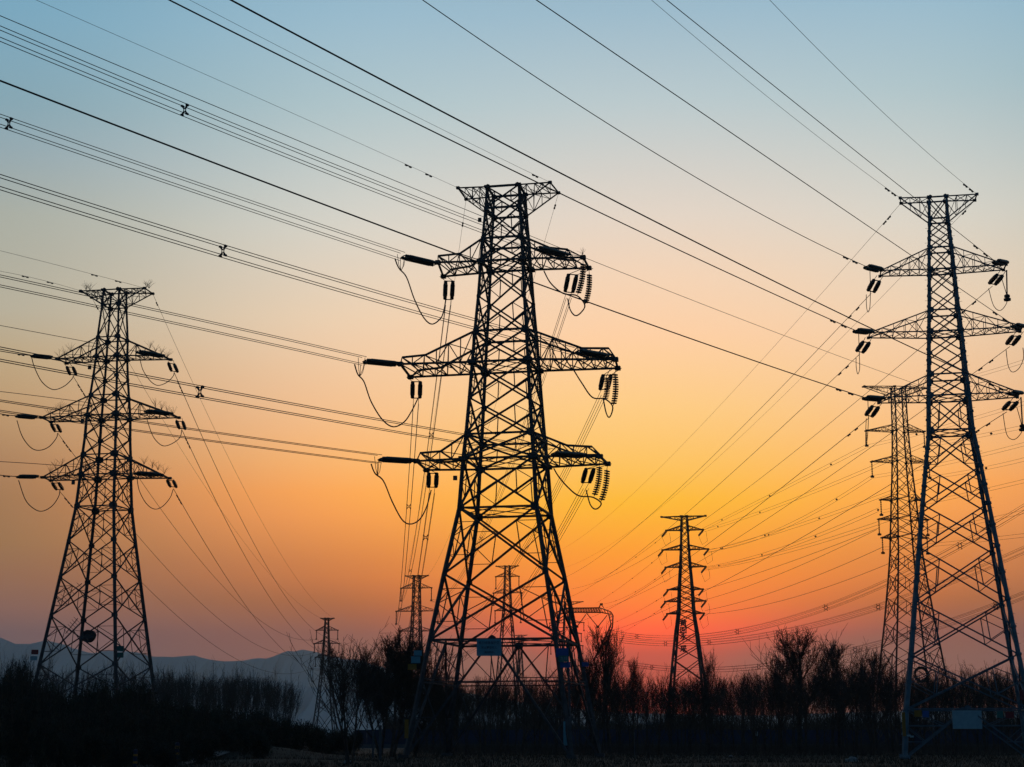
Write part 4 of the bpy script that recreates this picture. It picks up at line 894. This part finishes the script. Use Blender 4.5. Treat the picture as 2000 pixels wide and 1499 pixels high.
hero(H1, 1712, 1272, 190, 8.7, 'bare tree in front of the base of the pylon behind the right one', .8, rz=2.2)
hero(TV[2], 1385, 1288, 178, 9, 'bare tree at the right foot of the six-armed pylon', .9, rz=2.2)
hero(H3, 683, 1282, 112, 6.6, 'thin open bare tree with several stems left of the bushy tree', 1.15)
hero(H5, 766, 1256, 150, 8.3, 'dense rounded bare tree at the left leg of the centre pylon', 1.0)
hero(H5, 742, 1300, 156, 8.3, 'lower bushy bare tree on the left side of the dense one', .9, rz=2)
hero(H4, 812, 1332, 158, 8.6, 'low bushy bare tree against the left foot of the centre pylon', .85, rz=4)
hero(H4, 880, 1342, 160, 8.6, 'low bushy bare tree inside the centre pylon base', .6, rz=1.2)
# far row at the left
r = random.Random(5)
for row, (Y0, step) in enumerate(((290, 15), (310, 14), (335, 13))):
    x = 296
    while x < 575:
        top = np.interp(x, [290, 340, 400, 460, 520, 560, 580], [1338, 1324, 1336, 1328, 1336, 1346, 1366]); Yt = Y0 + r.uniform(-6, 6); p = at(x, 1440, Yt); H = at(x, top + r.uniform(-4, 14), Yt).z
        place_tree(FV[r.randrange(3)], p.x, Yt, H / 9.8 * .85, r.uniform(0, 6), 'grey bare tree of the distant row beyond the left bushes', 'distant bare trees at left', sz=H / 9.8)
        x += step * r.uniform(.7, 1.3)
x = 60
while x < 300:
    Yt = 270 + r.uniform(-10, 10); p = at(x, 1440, Yt); H = at(x, 1312 + r.uniform(-4, 22), Yt).z
    place_tree(FV[r.randrange(3)], p.x, Yt, H / 9.8 * .9, r.uniform(0, 6), 'grey bare tree behind the foot of the left pylon', 'bare trees behind the left pylon', sz=H / 9.8); x += 17 * r.uniform(.7, 1.3)
x = 0
while x < 60:
    Yt = 240 + r.uniform(-10, 10); p = at(x, 1440, Yt); H = at(x, 1300 + r.uniform(-4, 12), Yt).z
    place_tree(FV[r.randrange(3)], p.x, Yt, H / 9.8 * .9, r.uniform(0, 6), 'grey bare tree at the left edge behind the bushes', 'bare trees at the left edge', sz=H / 9.8); x += 14

# evergreen shrubs in the left foreground
def shrub(seed, n=5200, cone=.0):
    r = random.Random(seed); m = MB(); lobes = [(Vector((r.uniform(-.55, .55), r.uniform(-.55, .55), r.uniform(.25, .8))), r.uniform(.22, .42)) for _ in range(11)]
    lobes += [(Vector((0, 0, z_)), .5 * (1 - cone * z_)) for z_ in (.2, .45, .7)]
    for _ in range(n):
        c, R = r.choice(lobes); d = Vector((r.gauss(0, 1), r.gauss(0, 1), r.gauss(0, 1))).normalized(); p = c + d * R * r.uniform(.55, 1.08)
        if p.z < .02: p.z = r.uniform(.02, .2)
        s_ = r.uniform(.022, .05); u = Vector((r.gauss(0, 1), r.gauss(0, 1), r.gauss(0, 1))).normalized(); v = d.cross(u).normalized(); b = len(m.v)
        m.v += [p - u * s_, p + v * s_ * .45, p + u * s_ * 1.2, p - v * s_ * .45]; m.f.append((b, b + 1, b + 2, b + 3))
    st = MB()
    for _ in range(26):
        a = r.uniform(0, 6.28); t = r.uniform(.1, .75); st.tube([(0, 0, 0), (math.cos(a) * t * .4, math.sin(a) * t * .4, .45), (math.cos(a) * t, math.sin(a) * t, r.uniform(.8, 1.12))], .018, 3, .004)
    out_ = []
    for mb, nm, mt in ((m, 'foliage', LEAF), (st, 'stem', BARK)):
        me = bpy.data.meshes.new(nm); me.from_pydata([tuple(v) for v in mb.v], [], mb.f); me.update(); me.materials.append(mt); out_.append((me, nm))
    return out_
SV = [shrub(200 + i, cone=.5 * (i % 2)) for i in range(4)]
def place_shrub(v, pxx, ytop, Y, wpx, label, group):
    p = at(pxx, 1440, Y); H = max(.6, at(pxx, ytop, Y).z) / 1.08; z0 = gh(p.x, Y); e = empty('evergreen_shrub', (p.x, Y, z0 - .05), (pxx * 1.7) % 6.28, label, 'shrub', group)
    wd = wpx * Y / F / 1.7; e.scale = (wd, wd, H)
    for me, nm in v: o = bpy.data.objects.new(nm, me); COL.objects.link(o); o.parent = e
r = random.Random(8); GS = 'dark evergreen shrubs massed at the left'
prof = [(-20, 1312), (10, 1306), (36, 1290), (60, 1312), (100, 1338), (150, 1345), (195, 1330), (230, 1345), (270, 1340), (300, 1356), (350, 1376), (430, 1388), (520, 1396), (575, 1400), (620, 1405), (660, 1420), (700, 1428)]
fx = lambda x: float(np.interp(x, [p[0] for p in prof], [p[1] for p in prof]))
for Y0, dy, step, x0, x1 in ((170, 0, 34, -20, 700), (148, 8, 36, -20, 620), (128, 22, 38, -20, 520), (112, 45, 42, -20, 420), (102, 75, 44, -20, 340)):
    x = x0
    while x < x1:
        place_shrub(SV[r.randrange(4)], x + r.uniform(-8, 8), fx(x) + dy + r.uniform(-6, 14), Y0 + r.uniform(-6, 6), r.uniform(52, 80), 'dark evergreen shrub in the black mass at the lower left', GS); x += step * r.uniform(.75, 1.2)
place_shrub(SV[1], 38, 1277, 150, 34, 'pointed leafy shrub top standing highest at the left edge', None)
place_shrub(SV[3], 201, 1316, 165, 26, 'narrow leafy shrub top between the middle legs of the left pylon', None)

# low scrub under the belt, dry grass
m = MB(); r = random.Random(9)
for _ in range(42000):
    Yg = r.uniform(92, 172) if r.random() < .8 else r.uniform(172, 250); xg = r.uniform(-.36, .36) * Yg; z0 = gh(xg, Yg); cl = .5 + .5 * math.sin(xg * .9 + 2 * math.sin(Yg * .3)) * math.sin(Yg * .7 + xg * .2); h_ = r.uniform(.05, .2) * (.6 + 1.2 * cl)
    if r.random() < .02: h_ *= 2.6
    dx, dy = r.uniform(-.5, .5) * h_, r.uniform(-.5, .5) * h_; b = len(m.v); wv_ = .018
    m.v += [(xg - wv_, Yg, z0), (xg + wv_, Yg, z0), (xg + dx, Yg + dy, z0 + h_)]; m.f.append((b, b + 1, b + 2))
tag(m.build('grass', GRASSM), 'short dry grass over the dark ground', 'grass', kind='stuff')
m = MB()
for _ in range(30000):
    Yg = r.uniform(162, 262); xg = r.uniform(-.06, .37) * Yg; h_ = r.uniform(.2, 1.5) * (1 if r.random() < .5 else .4); d = Vector((r.uniform(-.4, .4), r.uniform(-.4, .4), 1)) * h_; m.bar((xg, Yg, -.02), Vector((xg, Yg, 0)) + d, .012, .006, n=3, cap=False)
tag(m.build('undergrowth', BARK), 'thin dry stalks of undergrowth between the belt trees', 'undergrowth', kind='stuff')

m = MB()
for _ in range(22000):
    Yg = r.uniform(285, 340); xg = r.uniform(-.075, .36) * Yg; h_ = 4.0 + 1.0 * math.sin(xg * .35) * math.sin(xg * .13 + 1) + r.uniform(-1.4, 1.3); d = Vector((r.uniform(-.12, .12), r.uniform(-.1, .1), 1)); b0 = r.uniform(0, .75) * h_
    m.bar((xg, Yg, b0), Vector((xg, Yg, b0)) + d * (h_ - b0) , .05, .015, n=3, cap=False)
tag(m.build('far_wood', BARK, None), 'dense dark far wood closing the view behind the shelter belt', 'wood', kind='stuff')

# hoarding far behind the trees, posts, litter
e = empty('site_hoarding', (60, 272, 0), 0, 'long low dark blue sheet fence far behind the tree trunks', 'fence')
m = MB()
for i in range(84):
    m.box((-84 + i * 2.0, .04 * (i % 2), 1.4), 1.98, .05, 2.8 + .12 * ((i * 7) % 3))
m.build('sheet_panels', HOARD, e)
m = MB(); m.box((-1, -.12, .3), 168, .3, .6); m.build('rail', CONC, e)
def post(pxx, ytop, ybot, r_, mt, label, cat='post', name='marker_post', grp=None, bands=None):
    Y = HC * F / (ybot - HZ); p = at(pxx, 1440, Y); H = at(pxx, ytop, Y).z; z0 = gh(p.x, Y)
    e = empty(name, (p.x, Y, z0), 0, label, cat, grp); m = MB(); m.bar((0, 0, -.1), (0, 0, H), r_, r_ * .9, n=8); m.lathe((0, 0, H), (0, 0, H + r_), [(0, r_ * 1.15), (.6, r_ * 1.1), (1, r_ * .3)], 8); m.build('shaft', mt, e)
    for b in (bands or ()): mm = MB(); mm.bar((0, 0, H * b), (0, 0, H * (b + .14)), r_ * 1.06, n=8); mm.build('band', S_YEL, e)
post(347, 1455, 1492, .14, INK, 'black and orange banded marker post at the track edge', grp='banded marker posts by the track', bands=(.15, .48, .8))
post(266, 1468, 1497, .12, INK, 'lower banded marker post further left in the dark bushes', grp='banded marker posts by the track', bands=(.25, .7))
post(1239, 1432, 1476, .05, CONC, 'thin pale post standing before the belt left of the six-armed pylon')
post(743, 1420, 1483, .11, CONC, 'pale concrete post left of the centre pylon foot', grp='pale posts beside the bushy tree')
post(729, 1432, 1481, .09, CONC, 'shorter pale post left of the concrete post', grp='pale posts beside the bushy tree')
post(1284, 1408, 1462, .05, CONC, 'grey post among the trunks right of the centre pylon')
post(1558, 1425, 1466, .06, CONC, 'grey post among the trunks below the tallest tree')
e = empty('notice_board', at(1476, 1440, 215).xyz * Vector((1, 1, 0)) if False else (at(1476, 1440, 215).x, 215, 0), 0, 'tiny pale board on a dark stake under the belt trees', 'sign')
m = MB(); m.bar((0, 0, 0), (0, 0, 2.0), .06, n=6); m.build('stake', STEEL_DARK, e); m = MB(); m.box((0, -.08, 2.1), .5, .04, .5); m.build('board', S_WHT, e)
for pxx, pyy, s_, lab in ((1663, 1488, .5, 'crumpled white plastic bag on the grass right of centre'), (1428, 1479, .25, 'tiny white scrap on the grass before the belt'), (680, 1492, .35, 'pale scrap under the thin bare tree')):
    p = at_z(pxx, pyy, 0); m = MB(); r = random.Random(pxx); n_ = 12
    for i in range(7):
        for j in range(n_):
            a = j * 2 * math.pi / n_; ph = i / 6 * math.pi / 2; q_ = r.uniform(.65, 1.15); m.v.append((math.cos(a) * math.cos(ph) * s_ * q_, math.sin(a) * math.cos(ph) * s_ * .6 * q_, math.sin(ph) * s_ * .7 * q_))
    for i in range(6):
        for j in range(n_): m.f.append((i * n_ + j, i * n_ + (j + 1) % n_, (i + 1) * n_ + (j + 1) % n_, (i + 1) * n_ + j))
    tag(m.build('plastic_bag' if s_ > .3 else 'paper_scrap', PLAS), lab, 'litter').location = (p.x, p.y, gh(p.x, p.y))

# ------------------------------------------------------------------ haze
DENS = 0.75e-4
hz_m = bpy.data.materials.new('haze'); hz_m.use_nodes = True; t = hz_m.node_tree; t.nodes.clear()
o_ = t.nodes.new('ShaderNodeOutputMaterial'); pv = t.nodes.new('ShaderNodeVolumePrincipled'); pv.inputs['Density'].default_value = DENS; pv.inputs['Color'].default_value = (.62, .84, 1, 1); pv.inputs['Anisotropy'].default_value = .6
t.links.new(pv.outputs[0], o_.inputs['Volume'])
m = MB(); m.box((0, 3700, 190), 17000, 9000, 382.4); hb = m.build('haze', hz_m); tag(hb, 'thin even dusk haze filling the air', 'haze', kind='stuff')
hz_m.cycles.homogeneous_volume = True if hasattr(hz_m, 'cycles') and hasattr(hz_m.cycles, 'homogeneous_volume') else None
